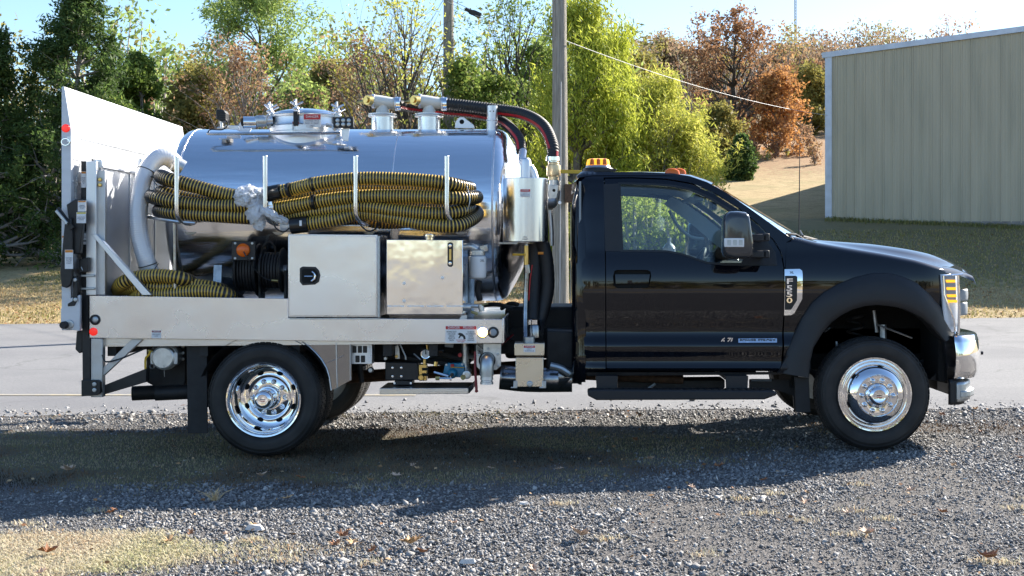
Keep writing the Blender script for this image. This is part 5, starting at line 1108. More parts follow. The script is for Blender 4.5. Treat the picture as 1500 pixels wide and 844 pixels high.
# pipes and hoses below the canister
vp = grp('drain_line', P(772, 430, .3))
G().tube([P(771,360,.27), P(771,390,.27)], .019, 12).build('pipe', M['brass'], vp); G().tube([P(772,388,.27), P(773,400,.27)], .026, 12).build('union', M['dark_steel'], vp)
G().tube([P(751,373,.24), P(769,373,.24)], .007, 8).build('valve_handle', M['yellow'], vp); G().tube([P(788,371,.3), P(796,371,.3)], .010, 8).build('yellow_cap', M['orangeprint'], vp)
G().tube(spline([P(772,398,.27), P(770,440,.26), P(769.5,478,.22), P(770,500,.16)]), .018, 12).build('drain_hose', M['dark_steel'], vp)
big = [P(793,352,.5), P(800,380,.5), P(802,420,.5), P(795,455,.48), P(788,476,.44), P(785,492,.3)]
corr_hose(big, .052, .05, 'suction_hose', M['hose_rubber'], amp=.03)
corr_hose([P(783,357,.52), P(784,400,.5), P(782,440,.46), P(781,470,.4)], .045, .05, 'suction_hose', M['hose_rubber'], amp=.03)
red_stripe([P(778,388,.4), P(775,410,.4), P(773,440,.4)], .02, .2); G().lathe([(.047,-.02),(.05,-.018),(.05,.018),(.047,.02)], P(781,472,.36), 'Z', 20).build('hose_clamp', M['chrome'], TR)
G().lathe([(.04,.04),(.045,.03),(.045,-.05)], P(783,484,.3), 'Z', 20).build('hose_tail', M['dark_steel'], TR)
for i, (a, b) in enumerate((((702,448),(752,452)),((716,470),(750,500)),((735,452),(758,446)))): G().tube(spline([P(*a,.75), P((a[0]+b[0])/2, (a[1]+b[1])/2 - 4, .6), P(*b,.5)]), .016, 8).build('hydraulic_line', M['rubber'], TR)
G().tube([P(735,505,.5), P(752,490,.45)], .007, 6).build('red_cable', M['darkred'], TR)
G().box((P(740,0,.9).x, .85, .62), (P(842,0,.9).x, 1.6, 1.02)).build('transfer_pump', M['chassis'], TR, bevel=.03)
# ---------------------------------------------------------- tool box, oil tank, filter
bx1 = grp('tool_box', P(489, 404, .02)); g = G().pp([(422,343),(553,344),(553,464.5),(422,464.5)], -.025, .50); g.build('box_shell', M['sheet'], bx1, bevel=.003)
g = G().pp([(424,345),(551,346),(551,462.5),(424,462.5)], -.034, .008); g.build('box_door', M['sheet'], bx1, bevel=.002)
G().pp([(553,346),(556.5,346),(556.5,465),(553,465)], -.028, .02).build('hinge_strip', M['galv'], bx1)
for k in range(12): G().tube([P(555.2, 348+9.7*k, -.036), P(555.2, 356+9.7*k, -.036)], .0055, 8).build('hinge_knuckle', M['galv'], bx1)
hd = G().pp([(439,393),(443,390.5),(462,391),(467,396),(469,403),(467,413),(461,417),(443,418),(439,413)], -.042, .010).build('latch', M['black'], bx1, bevel=.002)
G().pp([(442,396),(445,393.5),(461,394),(464.5,398),(466,403),(464,411),(460,414.5),(444,415),(442,411)], -.0425, .001).build('latch_recess', M['void'], hd)
G().tube([P(446,405,-.046), P(458,405,-.05)], .006, 8).tube(spline([P(457,398,-.05), P(461,402,-.052), P(461,408,-.052), P(456,412,-.05)]), .0065, 8).build('latch_handle', M['chrome'], hd)
bx2 = grp('oil_tank', P(622, 406, .1)); g = G().pp([(566,351),(678,351.5),(678,461),(566,461)], .03, .46); g.build('tank_box', M['mirror_sheet'], bx2, bevel=.004)
for k in range(4): G().pp([(567+29*k,447.5),(592+29*k,447.5),(592+29*k,449.5),(567+29*k,449.5)], .027, .003).build('weld_line', M['weld'], bx2)
sg = G().pp([(655.5,357),(658,355),(661.5,355),(663.5,357),(663.5,389),(661.5,391),(658,391),(655.5,389)], .02, .010).build('sight_gauge', M['black'], bx2, bevel=.002)
for y in (360, 386): disc('gauge_bolt', 659.5, y, .02, 2.6, M['chrome'], sg, th=.006, n=10)
G().pp([(658,365),(661,365),(661,381),(658,381)], .0185, .002).build('sight_glass', M['brass'], sg)
for x, y in ((592,415),(648,407),(592,441)): disc('weld_spot', x, y, .03, 2.5, M['weld'], bx2, th=.002, n=10)
G().lathe([(.0,.04),(.038,.04),(.042,.035),(.042,.02),(.034,.015),(.034,-.02)], P(629,351,.25), 'Z', 20).build('filler_cap', M['chrome'], bx2)
G().pp([(424,466),(556,466),(556,468),(424,468)], -.01, .02).build('box_sill', M['galv'], bx1)
G().pp([(676,462),(684,462),(684,469),(672,469)], .01, .04).build('tank_bracket', M['galv'], bx2)
ft = grp('oil_filter', P(699, 389, .2)); G().lathe([(0,-.001),(.045,0),(.058,.008),(.062,.02),(.063,.15),(.061,.158),(.05,.165)], P(699.5,408.5,.22), 'Z', 32).build('filter_can', M['white'], ft, ang=40)
G().lathe([(.05,0),(.055,.005),(.055,.035),(.03,.045),(0,.045)], P(699.5,374.5,.22), 'Z', 24).build('filter_head', M['cast'], ft)
G().tube(spline([P(680,362,.22), P(690,361,.22), P(699,366,.22)]), .026, 14).build('oil_pipe', M['cast'], ft); G().pp([(702,360),(714,358),(715,368),(704,371)], .2, .05).build('valve_block', M['dark_steel'], ft, bevel=.004)
text('OIL', .024, M['blackprint'], P(706, 382, .162), ft)
G().tube(spline([P(702,412,.26), P(700,425,.28), P(703,440,.3)]), .022, 10).build('oil_hose', M['rubber'], ft)
lv = grp('lower_valve', P(692, 452, .15)); G().tube([P(678,450,.16), P(690,450,.16)], .03, 14).build('valve_body', M['cast'], lv); G().tube([P(689,448,.15), P(708,449,.15)], .016, 10).build('pipe', M['cast'], lv); G().tube([P(704,446,.14), P(706,456,.14)], .020, 12).build('elbow', M['cast'], lv)
G().tube([P(706,447,.12), P(715,445,.12)], .006, 6).build('valve_lever', M['brass'], lv); G().tube([P(690,457,.14), P(700,460,.14)], .010, 8).build('stub', M['brass'], lv)
# ---------------------------------------------------------- hose reels and power inlet
def reel(xc, yc, rpx, Y, nm):
    r = grp(nm, P(xc, yc, Y)); c = P(xc, yc, Y); k = (Y + D)/F
    R_ = rpx*k; ax = 'X'
    for s in (-.07, .07): G().lathe([(.03, s-.006), (R_*.6, s-.004), (R_, s-.008), (R_ + .006, s), (R_, s+.008), (R_*.6, s+.004), (.03, s+.006)], c, 'X', 36).build('reel_flange', M['black'], r, ang=50)
    g = G()
    for L in range(2):
        for i in range(6): g.add(*[(lambda p: (p.v, p.f))(G().lathe([(R_*(.78 - .1*L) + .010*math.cos(t), -.055 + i*.022 + .010*math.sin(t)) for t in [q*.785 for q in range(9)]], c, 'X', 28))][0])
    g.build('wound_hose', M['hose_rubber'], r)
    G().lathe([(0, -.10), (.04, -.10), (.04, .10), (0, .10)], c, 'X', 16).build('reel_hub', M['galv'], r)
    G().box((c.x - .1, c.y - .05, .95), (c.x - .085, c.y + .05, c.z)).box((c.x + .085, c.y - .05, .95), (c.x + .10, c.y + .05, c.z)).build('reel_stand', M['black'], r)
    return r
r1 = reel(366, 396, 38, .42, 'hose_reel'); r2 = reel(401, 396, 32, .38, 'hose_reel')
G().tube(spline([P(381,380,.3), P(384,365,.28), P(393,354,.28), P(402,361,.3), P(404,375,.32)]), .008, 8).build('reel_hose', M['black'], r2)
G().tube([P(398,411,.26), P(408,412,.26)], .010, 8).build('hose_fitting', M['brass'], r2)
pi = grp('power_inlet', P(356, 367, .2)); bar('inlet_plate', [(339.5,353.5),(374,353.5),(374,381.5),(339.5,381.5)], .2, .03, M['black'], parent=pi)
for x, y in ((344.5,356.5),(369.5,356.5),(344.5,378.5),(369.5,378.5)): disc('screw', x, y, .2, 1.9, M['galv'], pi, th=.004, n=8)
disc('inlet_cap', 356.5, 366.5, .2, 10, M['orangelens'], pi, th=.018, dome=.012)
G().tube(spline([P(357,369,.16), P(362,378,.14), P(376,398,.2), P(390,409,.24), P(400,411,.26)]), .005, 6).build('electric_cable', M['black'], pi)
# ---------------------------------------------------------- hose hooks
def hook(x, ytop, ybot=322):
    h = grp('hose_hook', P(x, 270, -.06))
    pts = spline([P(x,ytop,-.06), P(x,270,-.06), P(x,305,-.06), P(x+1.5,317,-.045), P(x+8,325,.0), P(x+16,327.5,.08), P(x+20,328,.3), P(x+20,328,.58)], .02)
    G().tube(pts, .0165, 16).build('hook_bar', M['brushed'], h)
    G().lathe([(.0165, 0), (.014, .004), (0, .005)], P(x, ytop, -.06), 'Z', 16).build('hook_cap', M['alu'], h)
    G().lathe([(0, -.006), (.07, -.006), (.075, 0)], P(x+20, 330, .56), 'Y', 24).build('hook_pad', M['alu_dull'], h)
    return h
for x_, yt in ((259, 230.5), (388.5, 229), (521, 229), (654.5, 229)): hook(x_, yt)
G().tube([P(215,317,.25), P(235,321,.1), P(262,325,.0), P(286,327,.0)], .014, 10).build('support_bar', M['steel'], TR)
G().tube([P(256,327,.05), P(257,432,.05)], .012, 8).build('support_post', M['dark_steel'], TR)
# far side: mirror of the hooks and a tool box so that the truck is whole
g = G().pp([(422,343),(680,344),(680,464.5),(422,464.5)], -.025, .40); g.v = [(a, WID - b, c) for a, b, c in g.v]; g.build('tool_box', M['sheet'], TR, bevel=.003)
# ================================================================== things carried on the truck
HM = [M['hose_black'], M['hose_yellow']]
def striped(path, r, name, label, group=None, pitch=.0215, black_ends=()):
    P_ = spline(path, pitch / 5); N = len(P_)
    amp = [1.0, 1.0, .93, .93]; rs = [r * (.985, .955, .985, 1.035, 1.035)[i % 5] for i in range(N)]
    def mf(i, k): return 1 if i % 5 in (0, 1) else 0
    g = G().tube(P_, rs, 16, mfun=mf); return tag(g.build(name, HM, None, ang=70), label, 'hose', group)
hr = .048
R = [[P(397,284,.06), P(430,277,.05), P(470,268,.0), P(530,262,-.01), P(590,263,.0), P(645,267,.0), P(672,272,.06), P(688,276,.20), P(672,278,.36), P(600,276,.40), P(520,275,.42), P(440,286,.42), P(400,296,.42)],
     [P(404,306,.08), P(440,300,.05), P(480,293,.02), P(530,288,.0), P(600,288,.0), P(660,290,-.01), P(688,289,.08), P(698,289,.22), P(680,291,.38), P(600,294,.42), P(520,298,.42), P(430,312,.42)],
     [P(420,318,.14), P(470,309,.06), P(530,303,.02), P(580,309,.0), P(640,313,.0), P(675,309,.06), P(688,305,.2), P(672,304,.36), P(600,306,.4), P(530,308,.4), P(450,318,.42)],
     [P(452,328,.02), P(490,322,.02), P(530,313,.04), P(570,318,.02), P(620,328,.0), P(665,331,.0), P(690,322,.10), P(699,312,.24), P(684,310,.38), P(620,322,.40), P(560,326,.30), P(520,320,.3), P(440,326,.4)]]
lbl = ['topmost striped hose run of the long bundle, right of the bubble wrap', 'second striped hose run of the long bundle, its loop sticking out farthest right', 'third striped hose run from the top in the long bundle across the tank', 'lowest striped hose run of the long bundle, black cuff at its left end']
for p_, l_ in zip(R, lbl): striped(p_, hr, 'striped_hose', l_, 'striped hoses hung on the tank hooks')
L = [[P(372,291,.06), P(340,287,.03), P(300,277,.0), P(268,268,.0), P(247,262,.03), P(236,258,.14), P(240,262,.32), P(270,272,.40), P(330,284,.42), P(380,292,.42)],
     [P(372,300,.18), P(330,298,.12), P(280,292,.10), P(245,284,.10), P(236,282,.2), P(245,286,.34), P(300,294,.42), P(372,302,.42)],
     [P(368,301,.0), P(330,302,-.01), P(290,300,-.01), P(250,294,.0), P(228,289,.06), P(222,288,.2), P(235,292,.36), P(300,302,.42), P(368,306,.42)],
     [P(372,318,.02), P(330,316,.0), P(290,314,.0), P(255,311,.02), P(237,309,.10), P(234,309,.24), P(250,311,.36), P(310,316,.42), P(372,320,.42)]]
lbl = ['top run of striped hose in the short bundle left of the bubble wrap', 'thin showing second hose run in the short bundle left of the bubble wrap', 'third hose run in the short bundle, its black loop farthest left', 'lowest striped hose run in the short bundle left of the bubble wrap']
for p_, l_ in zip(L, lbl): striped(p_, hr, 'striped_hose', l_, 'striped hoses hung on the tank hooks')
cuffs = empty('hose_cuff', P(403, 283, .05), 'black rubber cuff on the top hose end beside the bubble wrap', 'hose cuff'); G().tube([P(392,284.5,.06), P(411,281,.055)], .056, 20).build('sleeve', M['hose_black'], cuffs); G().tube([P(376,287,.06), P(393,284,.06)], .045, 18).build('clamp_end', M['alu'], cuffs)
cf = empty('hose_cuff', P(440, 329, .02), 'black rubber cuff with clear fitting on the lowest hose end under the bubble wrap', 'hose cuff'); G().tube([P(427,331,.03), P(452,328,.02)], .058, 20).build('sleeve', M['hose_black'], cf)
G().tube([P(412,331,.03), P(427,331,.03)], .044, 18).build('fitting', M['clear'], cf); G().pp([(438.5,323),(442,323),(442,331),(438.5,331)], -.04, .002).build('tag_label', M['white'], cf)
for x_, y_ in ((457, 271), (459, 296), (424, 279)): 
    pass
# straps of tape round the hoses
for i, (a, b, lb) in enumerate((((456,271),(460,270), 'upper'), ((458,296.5),(462,296), 'lower'), ((422,279),(425,278.5), 'left'))):
    tag(G().tube([P(*a, .018), P(*b, .016)], .0535, 18).build('tape_band', M['hose_black'], None), {'upper': 'black tape band round the top striped hose left of the second hook', 'lower': 'black tape band round the second striped hose run', 'left': 'narrow black tape band beside the top hose cuff'}[lb], 'tape')
ring = [P(559 + 17*math.cos(t), 327 + 11*math.sin(t) , -.0 + .02*math.cos(t)) for t in [i*math.pi/14 for i in range(0, 16)]]
tag(G().tube(spline([P(526,323,-.03), P(530,332,-.04), P(541,339,-.04), P(553,333,-.02), P(556,326,.03)]), .0055, 8).build('strap_cord', M['hose_black'], None), 'thin black cord looped under the hose bundle at the third hook', 'cord')
tag(G().tube(spline([P(399,322,-.04), P(404,334,-.05), P(415,340,-.04), P(424,334,-.02)]), .0055, 8).build('strap_cord', M['hose_black'], None), 'thin black cord hanging under the lowest hose cuff', 'cord')
tag(G().tube(spline([P(684,272,-.02), P(688,288,-.06), P(688,298,-.07), P(684,310,-.05)]), .003, 6).build('tie_wire', M['galv'], None), 'pale tie wire round the hose loops at the right end of the bundle', 'wire')
# coil on the deck
coil = [P(172,428,.35), P(178,416,.12), P(200,407,.08), P(235,404,.06), P(270,409,.08), P(285,420,.3), P(270,426,.6), P(220,420,.75), P(185,420,.6), P(178,424,.3), P(200,420,.13), P(240,421,.10), P(280,418,.12), P(320,424,.16), P(334,434,.35), P(310,438,.6), P(250,436,.7), P(200,436,.5), P(205,432,.12), P(240,431,.08), P(300,427,.07), P(334,432,.1), P(350,442,.3)]
striped(coil, .049, 'striped_hose', 'black and yellow striped hose coiled on the deck under the clear hose')
# clear hose
cp = [P(258,240,.40), P(246,231,.36), P(232,232,.32), P(219,244,.28), P(210,263,.24), P(205,290,.2), P(203,320,.18), P(206,350,.18), P(214,380,.18), P(221,402,.2)]
P_ = spline(cp, .0052); rs = [.0635 * (1.018, 1.0, .985)[i % 3] for i in range(len(P_))]
ch = empty('clear_hose', P(210, 320, .2), 'translucent whitish ribbed hose arching from the tank rear down to the deck coil', 'hose')
G().tube(P_, rs, 24, caps=False).build('hose_wall', M['clear'], ch, ang=80, recalc=False)
for i_ in (int(len(P_)*.27), int(len(P_)*.93)):
    q = P_[i_]; t = (P_[i_+1] - P_[i_-1]).normalized(); u = t.orthogonal().normalized(); v_ = t.cross(u)
    G().tube([q + (u*math.cos(a) + v_*math.sin(a))*.066 for a in [k*.35 for k in range(19)]], .0035, 6, caps=False).build('cable_tie', M['black'], ch)
G().tube([P(224,398,.1), P(232,386,.06)], .003, 5).build('tie_tail', M['black'], ch); G().tube([P(221,258,.2), P(230,272,.17)], .003, 5).build('tie_tail', M['black'], ch)
G().tube([P(268,247,.42), P(256,240,.40)], .06, 20).build('hose_collar', M['galv'], ch)
# bubble wrap
from mathutils import noise as mn
def crumple(blobs, name, parent):
    g = G()
    for (x, y, Y, rx, ry, rz, ang) in blobs:
        c = P(x, y, Y); bm = bmesh.new(); bmesh.ops.create_icosphere(bm, subdivisions=4, radius=1)
        k = (Y + D)/F; R_ = Matrix.Rotation(math.radians(ang), 3, 'Y')
        for v in bm.verts:
            n_ = mn.fractal(v.co*2.2 + Vector((x, y, 0)), 1.0, 2.0, 4); n2 = mn.ridged_multi_fractal(v.co*3.1 + Vector((y, x, 0)), 1.0, 2.0, 3, 1.0, 2.0) 
            q = v.co * (1 + .30*n_ + .10*(n2 - 1)); v.co = c + R_ @ Vector((q.x*rx*k, q.y*rz, q.z*ry*k))
        g.add([tuple(v.co) for v in bm.verts], [tuple(v.index for v in f.verts) for f in bm.faces]); bm.free()
    return g.build(name, M['bubble'], parent, ang=40)
bw = empty('bubble_wrap', P(375, 300, -.02), 'crumpled translucent white bubble wrap tied round the hose ends at the second hook', 'bubble wrap')
crumple([(361,289,.0,17,17,.10,0), (373,301,.02,12,14,.09,20), (372,284,.05,15,10,.1,0)], 'wrap_bundle', bw)
crumple([(375,313,-.03,14,15,.05,10), (380,327,-.02,9,10,.03,0), (396,313,-.05,20,6.5,.04,35), (411,322,-.02,12,6,.04,20)], 'wrap_tail', bw)
# ================================================================== CAB (parts of the truck)
_ys = ([.42, .50, .55, .585, .605, .63, .66, .70, .745, .775, .80, .83, .86, .95, 1.05, 1.18, 1.26, 1.32, 1.38, 1.44, 1.52, 1.7, 1.9, 1.97, 2.03],
       [.33, .24, .205, .194, .176, .184, .190, .184, .175, .176, .187, .202, .209, .198, .188, .184, .188, .199, .215, .234, .252, .291, .347, .377, .44])
def pch(xs, ys):      # monotone-ish cubic, sampled
    xs, ys = np.array(xs), np.array(ys); m = np.gradient(ys, xs)
    def f(x):
        x = np.clip(x, xs[0], xs[-1]); i = np.clip(np.searchsorted(xs, x) - 1, 0, len(xs)-2); h = xs[i+1]-xs[i]; t = (x - xs[i])/h
        return (2*t**3-3*t**2+1)*ys[i] + (t**3-2*t**2+t)*h*m[i] + (-2*t**3+3*t**2)*ys[i+1] + (t**3-t**2)*h*m[i+1]
    return f
_yz = pch(*_ys)
XF = P(1384, 430, .2).x     # where the fender starts to turn into the nose
def yside(X, Z):
    y = float(_yz(Z))
    if X > 1.6: y += .0                                     # fender
    if X > 2.45: y += .55 * ((X - 2.45) / .55)**2.4 * .55     # plan curve of the nose
    if X < .22: y += max(0, (.22 - X))**2 * 2.2                 # rear corner
    return y
def S(x, y, off=0):
    Y = .2
    for _ in range(5): p = P(x, y, Y); Y = yside(p.x, p.z) + off
    return P(x, y, Y)
def skin(name, out_px, m, holes_px=(), off=0, th=.02, parent=TR, res=.035, mirror=False, xz=False, two=True):
    """panel that follows the cab side: outline and holes in photo pixels at the side surface, real thickness th"""
    def dens(loop, st=.02):
        r = []
        for i in range(len(loop)):
            a, b = loop[i], loop[(i+1) % len(loop)]; L = math.hypot(b[0]-a[0], b[1]-a[1]); k = max(1, int(L/st)); r += [(a[0]+(b[0]-a[0])*j/k, a[1]+(b[1]-a[1])*j/k) for j in range(k)]
        return r
    loops = [out_px] + list(holes_px); L2 = []
    for l in loops: L2.append(dens([(q.x, q.z) for q in ((S(x, y) if not xz else Vector((x, 0, y))) for x, y in l)]))
    vs, es, fs = [], [], []
    for l in L2:
        n0 = len(vs); vs += [Vector(p) for p in l]; es += [(n0+i, n0+(i+1) % len(l)) for i in range(len(l))]
    def inside(p, l):
        c = False; j = len(l)-1
        for i in range(len(l)):
            if (l[i][1] > p[1]) != (l[j][1] > p[1]) and p[0] < (l[j][0]-l[i][0])*(p[1]-l[i][1])/(l[j][1]-l[i][1]) + l[i][0]: c = not c
            j = i
        return c
    xs_ = [p[0] for p in L2[0]]; zs_ = [p[1] for p in L2[0]]
    for X in np.arange(min(xs_)+res/2, max(xs_), res):
        for Z in np.arange(min(zs_)+.008, max(zs_), .016 if max(zs_) < 1.2 or True else res):
            if inside((X, Z), L2[0]) and not any(inside((X, Z), l) for l in L2[1:]): vs.append(Vector((X, Z)))
    r = delaunay_2d_cdt(vs, es, [], 0, 1e-6); co, ff = r[0], r[2]
    keep = []
    for f in ff:
        cx = sum(co[i][0] for i in f)/len(f); cz = sum(co[i][1] for i in f)/len(f)
        if inside((cx, cz), L2[0]) and not any(inside((cx, cz), l) for l in L2[1:]): keep.append(f)
    out = []
    for mir in ((False, True) if mirror else (False,)):
        g = G(); fr = [(c[0], yside(c[0], c[1]) + off, c[1]) for c in co]; bk = [(x, y + th, z) for x, y, z in fr]
        if mir: fr = [(x, WID - y, z) for x, y, z in fr]; bk = [(x, WID - y, z) for x, y, z in bk]
        n = len(fr); edges = {}
        for f in keep:
            for i in range(len(f)): e = (f[i], f[(i+1) % len(f)]); edges[e] = 1
        side_ = [(a, b, b+n, a+n) for (a, b) in edges if (b, a) not in edges]
        g.add(fr + bk, [tuple(f) for f in keep] + [tuple(i+n for i in f[::-1]) for f in keep] + side_)
        out.append(g.build(name, m, parent, ang=40))
    return out
WIN = [(909,270),(950,271.5),(985,274),(1010,279),(1040,292),(1070,311),(1098,333),(1122,356),(1133,371),(1135.5,386),(1090,386.5),(1060,386),(1036,383.5),(1018,377.5),(998,370.5),(975,366.5),(940,366),(913,366)]
door_out = [(886,262),(925,261.5),(975,263.5),(1012,270),(1045,284),(1080,306),(1110,330),(1132,352),(1143,370),(1147.5,392),(1147,470),(1143.5,544),(888.5,543)]
HND = [(900,397),(904,395.5),(948,395.5),(953,398),(954,405),(951,419),(946,422),(905,422.5),(899,419),(898,405)]
dr = grp('door', P(1015, 420, .2))
mat('glass_edge', (.01, .01, .012), .4)
for o in skin('door_panel', door_out, M['paint'], [WIN, HND], mirror=True, parent=dr, th=.035, res=.04): pass
ORGw = None
skin('window_seal', [(905.5,267),(950,268.3),(986,270.8),(1012,275.8),(1042,289),(1073,308.5),(1101,331),(1125,354),(1136.5,370),(1138.5,389),(1090,389.5),(1060,389),(1035,386.3),(1017,380.3),(997,373.3),(975,369.5),(940,369),(909,369)], M['black'], [WIN], off=-.003, th=.02, mirror=True, parent=dr)
skin('window_glass', WIN[:-2] + [(940,366),(913,366)], M['glass'], off=.020, th=.004, mirror=True, parent=dr, res=.06)
hr_ = skin('handle_recess', HND, M['void'], off=.030, th=.006, parent=dr, mirror=True)
skin('door_handle', [(901,402),(952,402),(950,415),(902,415.5)], M['paint'], off=.002, th=.018, parent=dr, mirror=True)
# quarter panel behind the door
skin('cab_side', [(857,257.5),(884,257),(884.5,262),(887,543.5),(858,545),(854,480),(852,400),(852,330),(853,280)], M['paint'], mirror=True, th=.03)
skin('side_trim', [(884,270),(905.5,269),(909,368),(886.5,368)], M['plastic'], off=-.0035, th=.003, mirror=True)
# frame above the door and windscreen pillar
skin('roof_rail', [(857,253),(884,252),(940,252),(985,254),(1010,258),(1036,267),(1062,281),(1096,304),(1128,327),(1160,350),(1152,355),(1150,392),(1149,392),(1145.5,369.5),(1134,350.8),(1112,329),(1082,304.5),(1046,282),(1013,268),(975,261.5),(925,259.5),(884,260),(884,257),(857,257.5)], M['paint'], mirror=True, th=.05)
# rocker under the door
skin('rocker', [(857,546),(888,545.5),(1143,546),(1146,546),(1146,549),(860,551)], M['black'], off=.012, mirror=True, th=.05)
# fender with wheel opening
flo = [(1145,546),(1152,515),(1162,491),(1173,467),(1188,444),(1206,428),(1227,416),(1252,406),(1278,400),(1303,400),(1324,406),(1342,414),(1360,430),(1376,448),(1389,468),(1398,490)]
fli = [(1182,552),(1185,530),(1190,508),(1204,486),(1216,472),(1231,461),(1247,453),(1265,448),(1282,446.5),(1299,448),(1317,451),(1333,457),(1348,465),(1360,476),(1372,490),(1381,500)]
ftop = [(1152,355.5),(1165,354),(1200,364),(1240,371),(1300,380),(1350,389),(1385,398)]
skin('front_fender', ftop + [(1384,415),(1385.5,436),(1397.5,469)] + [(x, y+1) for x, y in flo[::-1][1:]] + [(1147,543),(1149,470),(1150.5,400)], M['paint'], mirror=True, th=.03, res=.03)
# flare: swept crescent that stands proud
def flare(mir):
    g = G(); rings = []; n = len(flo)
    for i in range(n):
        a, b = S(*flo[i]), S(*fli[i]); c = a.lerp(b, .5); d_ = Vector((0, 1, 0)); q = []
        for f, o_ in ((0, .004), (.0, -.008), (.04, -.020), (.35, -.050), (.8, -.062), (.93, -.058), (1, -.046), (1, -.02), (.97, .14)):
            p = a.lerp(b, f); p.y = min(yside(p.x, max(p.z, .62)), .40) + o_
            if mir: p.y = WID - p.y
            q.append(p)
        rings.append(q)
    g.loft(rings, caps=True); g.build('wheel_flare', M['plastic'], TR, ang=35)
flare(False); flare(True)
skin('flare_foot', [(1138,546),(1184,552),(1186,528),(1152,520)][::-1], M['plastic'], off=-.03, th=.04, mirror=True)
# rear corner and back wall
def zlev(): return [.50, .6, .7, .83, 1.0, 1.2, 1.4, 1.6, 1.8, 1.93, 2.0]
g = G(); rings = []
for z in zlev():
    xs0 = P(857.5, 0, .2).x + (.0 if z < 1.9 else .03); y0 = yside(xs0, z); r = .10; q = []
    for t in range(7): a = math.pi/2*t/6; q.append((xs0 - r*math.sin(a) + .002, y0 + r*(1-math.cos(a)), z))
    q += [(2*0 + p[0], WID - p[1], z) for p in q[::-1]]; rings.append(q)
zt_ = 2.05; rings.append([(p[0] + .04, p[1] + (.05 if p[1] < 1.2 else -.05), 2.035) for p in rings[-1]])
g.loft(rings); g.build('back_wall', M['paint'], TR, ang=40)
G().box((.085-.012, .72, 1.42), (.085-.004, 1.72, 1.86)).build('rear_window', M['glass_edge'], TR, bevel=.003)
# roof
g = G(); rings = []
rx = [(.07, 1.985, 0), (.12, 2.03, 0), (.22, 2.055, 0), (.5, 2.068, 0), (.75, 2.06, 0), (.92, 2.035, 0), (1.02, 2.0, 0), (1.08, 1.975, 0)]
for X, zc_, _ in rx:
    px_ = X; y0 = .40; ze_ = min(zc_ - .045, 2.0); q = []
    for t in range(25):
        f = t/24; Y = y0 + (WID - 2*y0)*f; b = max(0, 1 - abs(2*f - 1)**3.2); q.append((X + .10*(1 - (2*f-1)**2)*(X > .8), Y, ze_ + (zc_ - ze_)*b))
    rings.append(q)
g.loft(rings); g.build('roof', M['paint'], TR, ang=60)
# ribs pressed in the roof are hidden from the side; clearance lights and beacon
for yy, xx in ((.52, .80), (.86, .88), (1.22, .90), (1.58, .88), (1.92, .80)):
    c = Vector((xx, yy, 2.035 if yy in (.52, 1.92) else 2.06)); g = G()
    for z_, sx, sy in ((0, .075, .03), (.018, .068, .027), (.034, .04, .018), (.038, .02, .01)): pass
    g.loft([[(c.x + sx*math.cos(a)*(1 if math.cos(a) > 0 else .7), c.y + sy*math.sin(a), c.z + z_) for a in [k*math.pi/8 for k in range(16)]] for z_, sx, sy in ((-.02,.066,.030),(0,.062,.028),(.012,.056,.025),(.022,.034,.017),(.025,.016,.01))], closed=True, caps=True)
    g.build('clearance_light', M['orangelens'], TR)
bc = grp('beacon', P(877, 240, 1.1)); c = P(876, 249, 1.2); k = (1.2 + D)/F
def oval(z_, sx, sy): return [(c.x + sx*abs(math.cos(a))**.6*(1 if math.cos(a) > 0 else -1), c.y + sy*abs(math.sin(a))**.6*(1 if math.sin(a) > 0 else -1), c.z + z_) for a in [q*math.pi/12 for q in range(24)]]
G().loft([oval(-.03,24*k,.17), oval(-.01,23*k,.17), oval(.008,22*k,.16), oval(.012,19*k,.14)], closed=True, caps=True).build('beacon_base', M['black'], bc)
G().loft([oval(.012,19*k,.14), oval(.03,18*k,.13)], closed=True, caps=True).build('beacon_tray', M['galv'], bc)
G().loft([oval(.031,17.5*k,.125), oval(.055,17*k,.12), oval(.078,16*k,.11), oval(.084,13*k,.09)], closed=True, caps=True).build('beacon_lens', M['amber'], bc)
for dx in (-9, 0, 9): G().lathe([(.0, .05), (.014, .045), (.02, .0)], (c.x + dx*k, c.y - .11, c.z + .032), 'Z', 10).build('beacon_rotor', M['orangelens'], bc)
G().tube(spline([P(856,262,.5), P(848,268,.5), P(846,280,.45), P(848,300,.4)]), .007, 6).build('electric_cable', M['black'], TR)
G().pp([(848,255),(880,246),(904,248),(900,252),(870,253),(852,262)], .9, .5).build('beacon_mount', M['black'], TR, bevel=.006)
# windscreen
wt, wb = S(1046, 272), S(1158, 349)
def wrow(f, n=16):
    q = []
    for t in range(n+1):
        u = t/n; e = (2*u-1); a = wt.lerp(wb, f); Y0 = a.y + .02; Y = Y0 + (WID - 2*Y0)*u
        q.append((a.x + (.10 + .13*f)*(1 - abs(e)**2.2), Y, a.z + .03*(1-f)*(1-e*e) + .02*f*(1-e*e)))
    return q
g = G().loft([wrow(i/8) for i in range(9)]); g.build('windscreen', M['glass'], TR, recalc=False)
for y_ in (.30, 1.25): G().tube([Vector(wrow(1)[2 if y_ < 1 else 9]) + Vector((.03, 0, .012)), Vector(wrow(.93)[6 if y_ < 1 else 13]) + Vector((.035, 0, .02))], .008, 6).build('wiper', M['black'], TR)
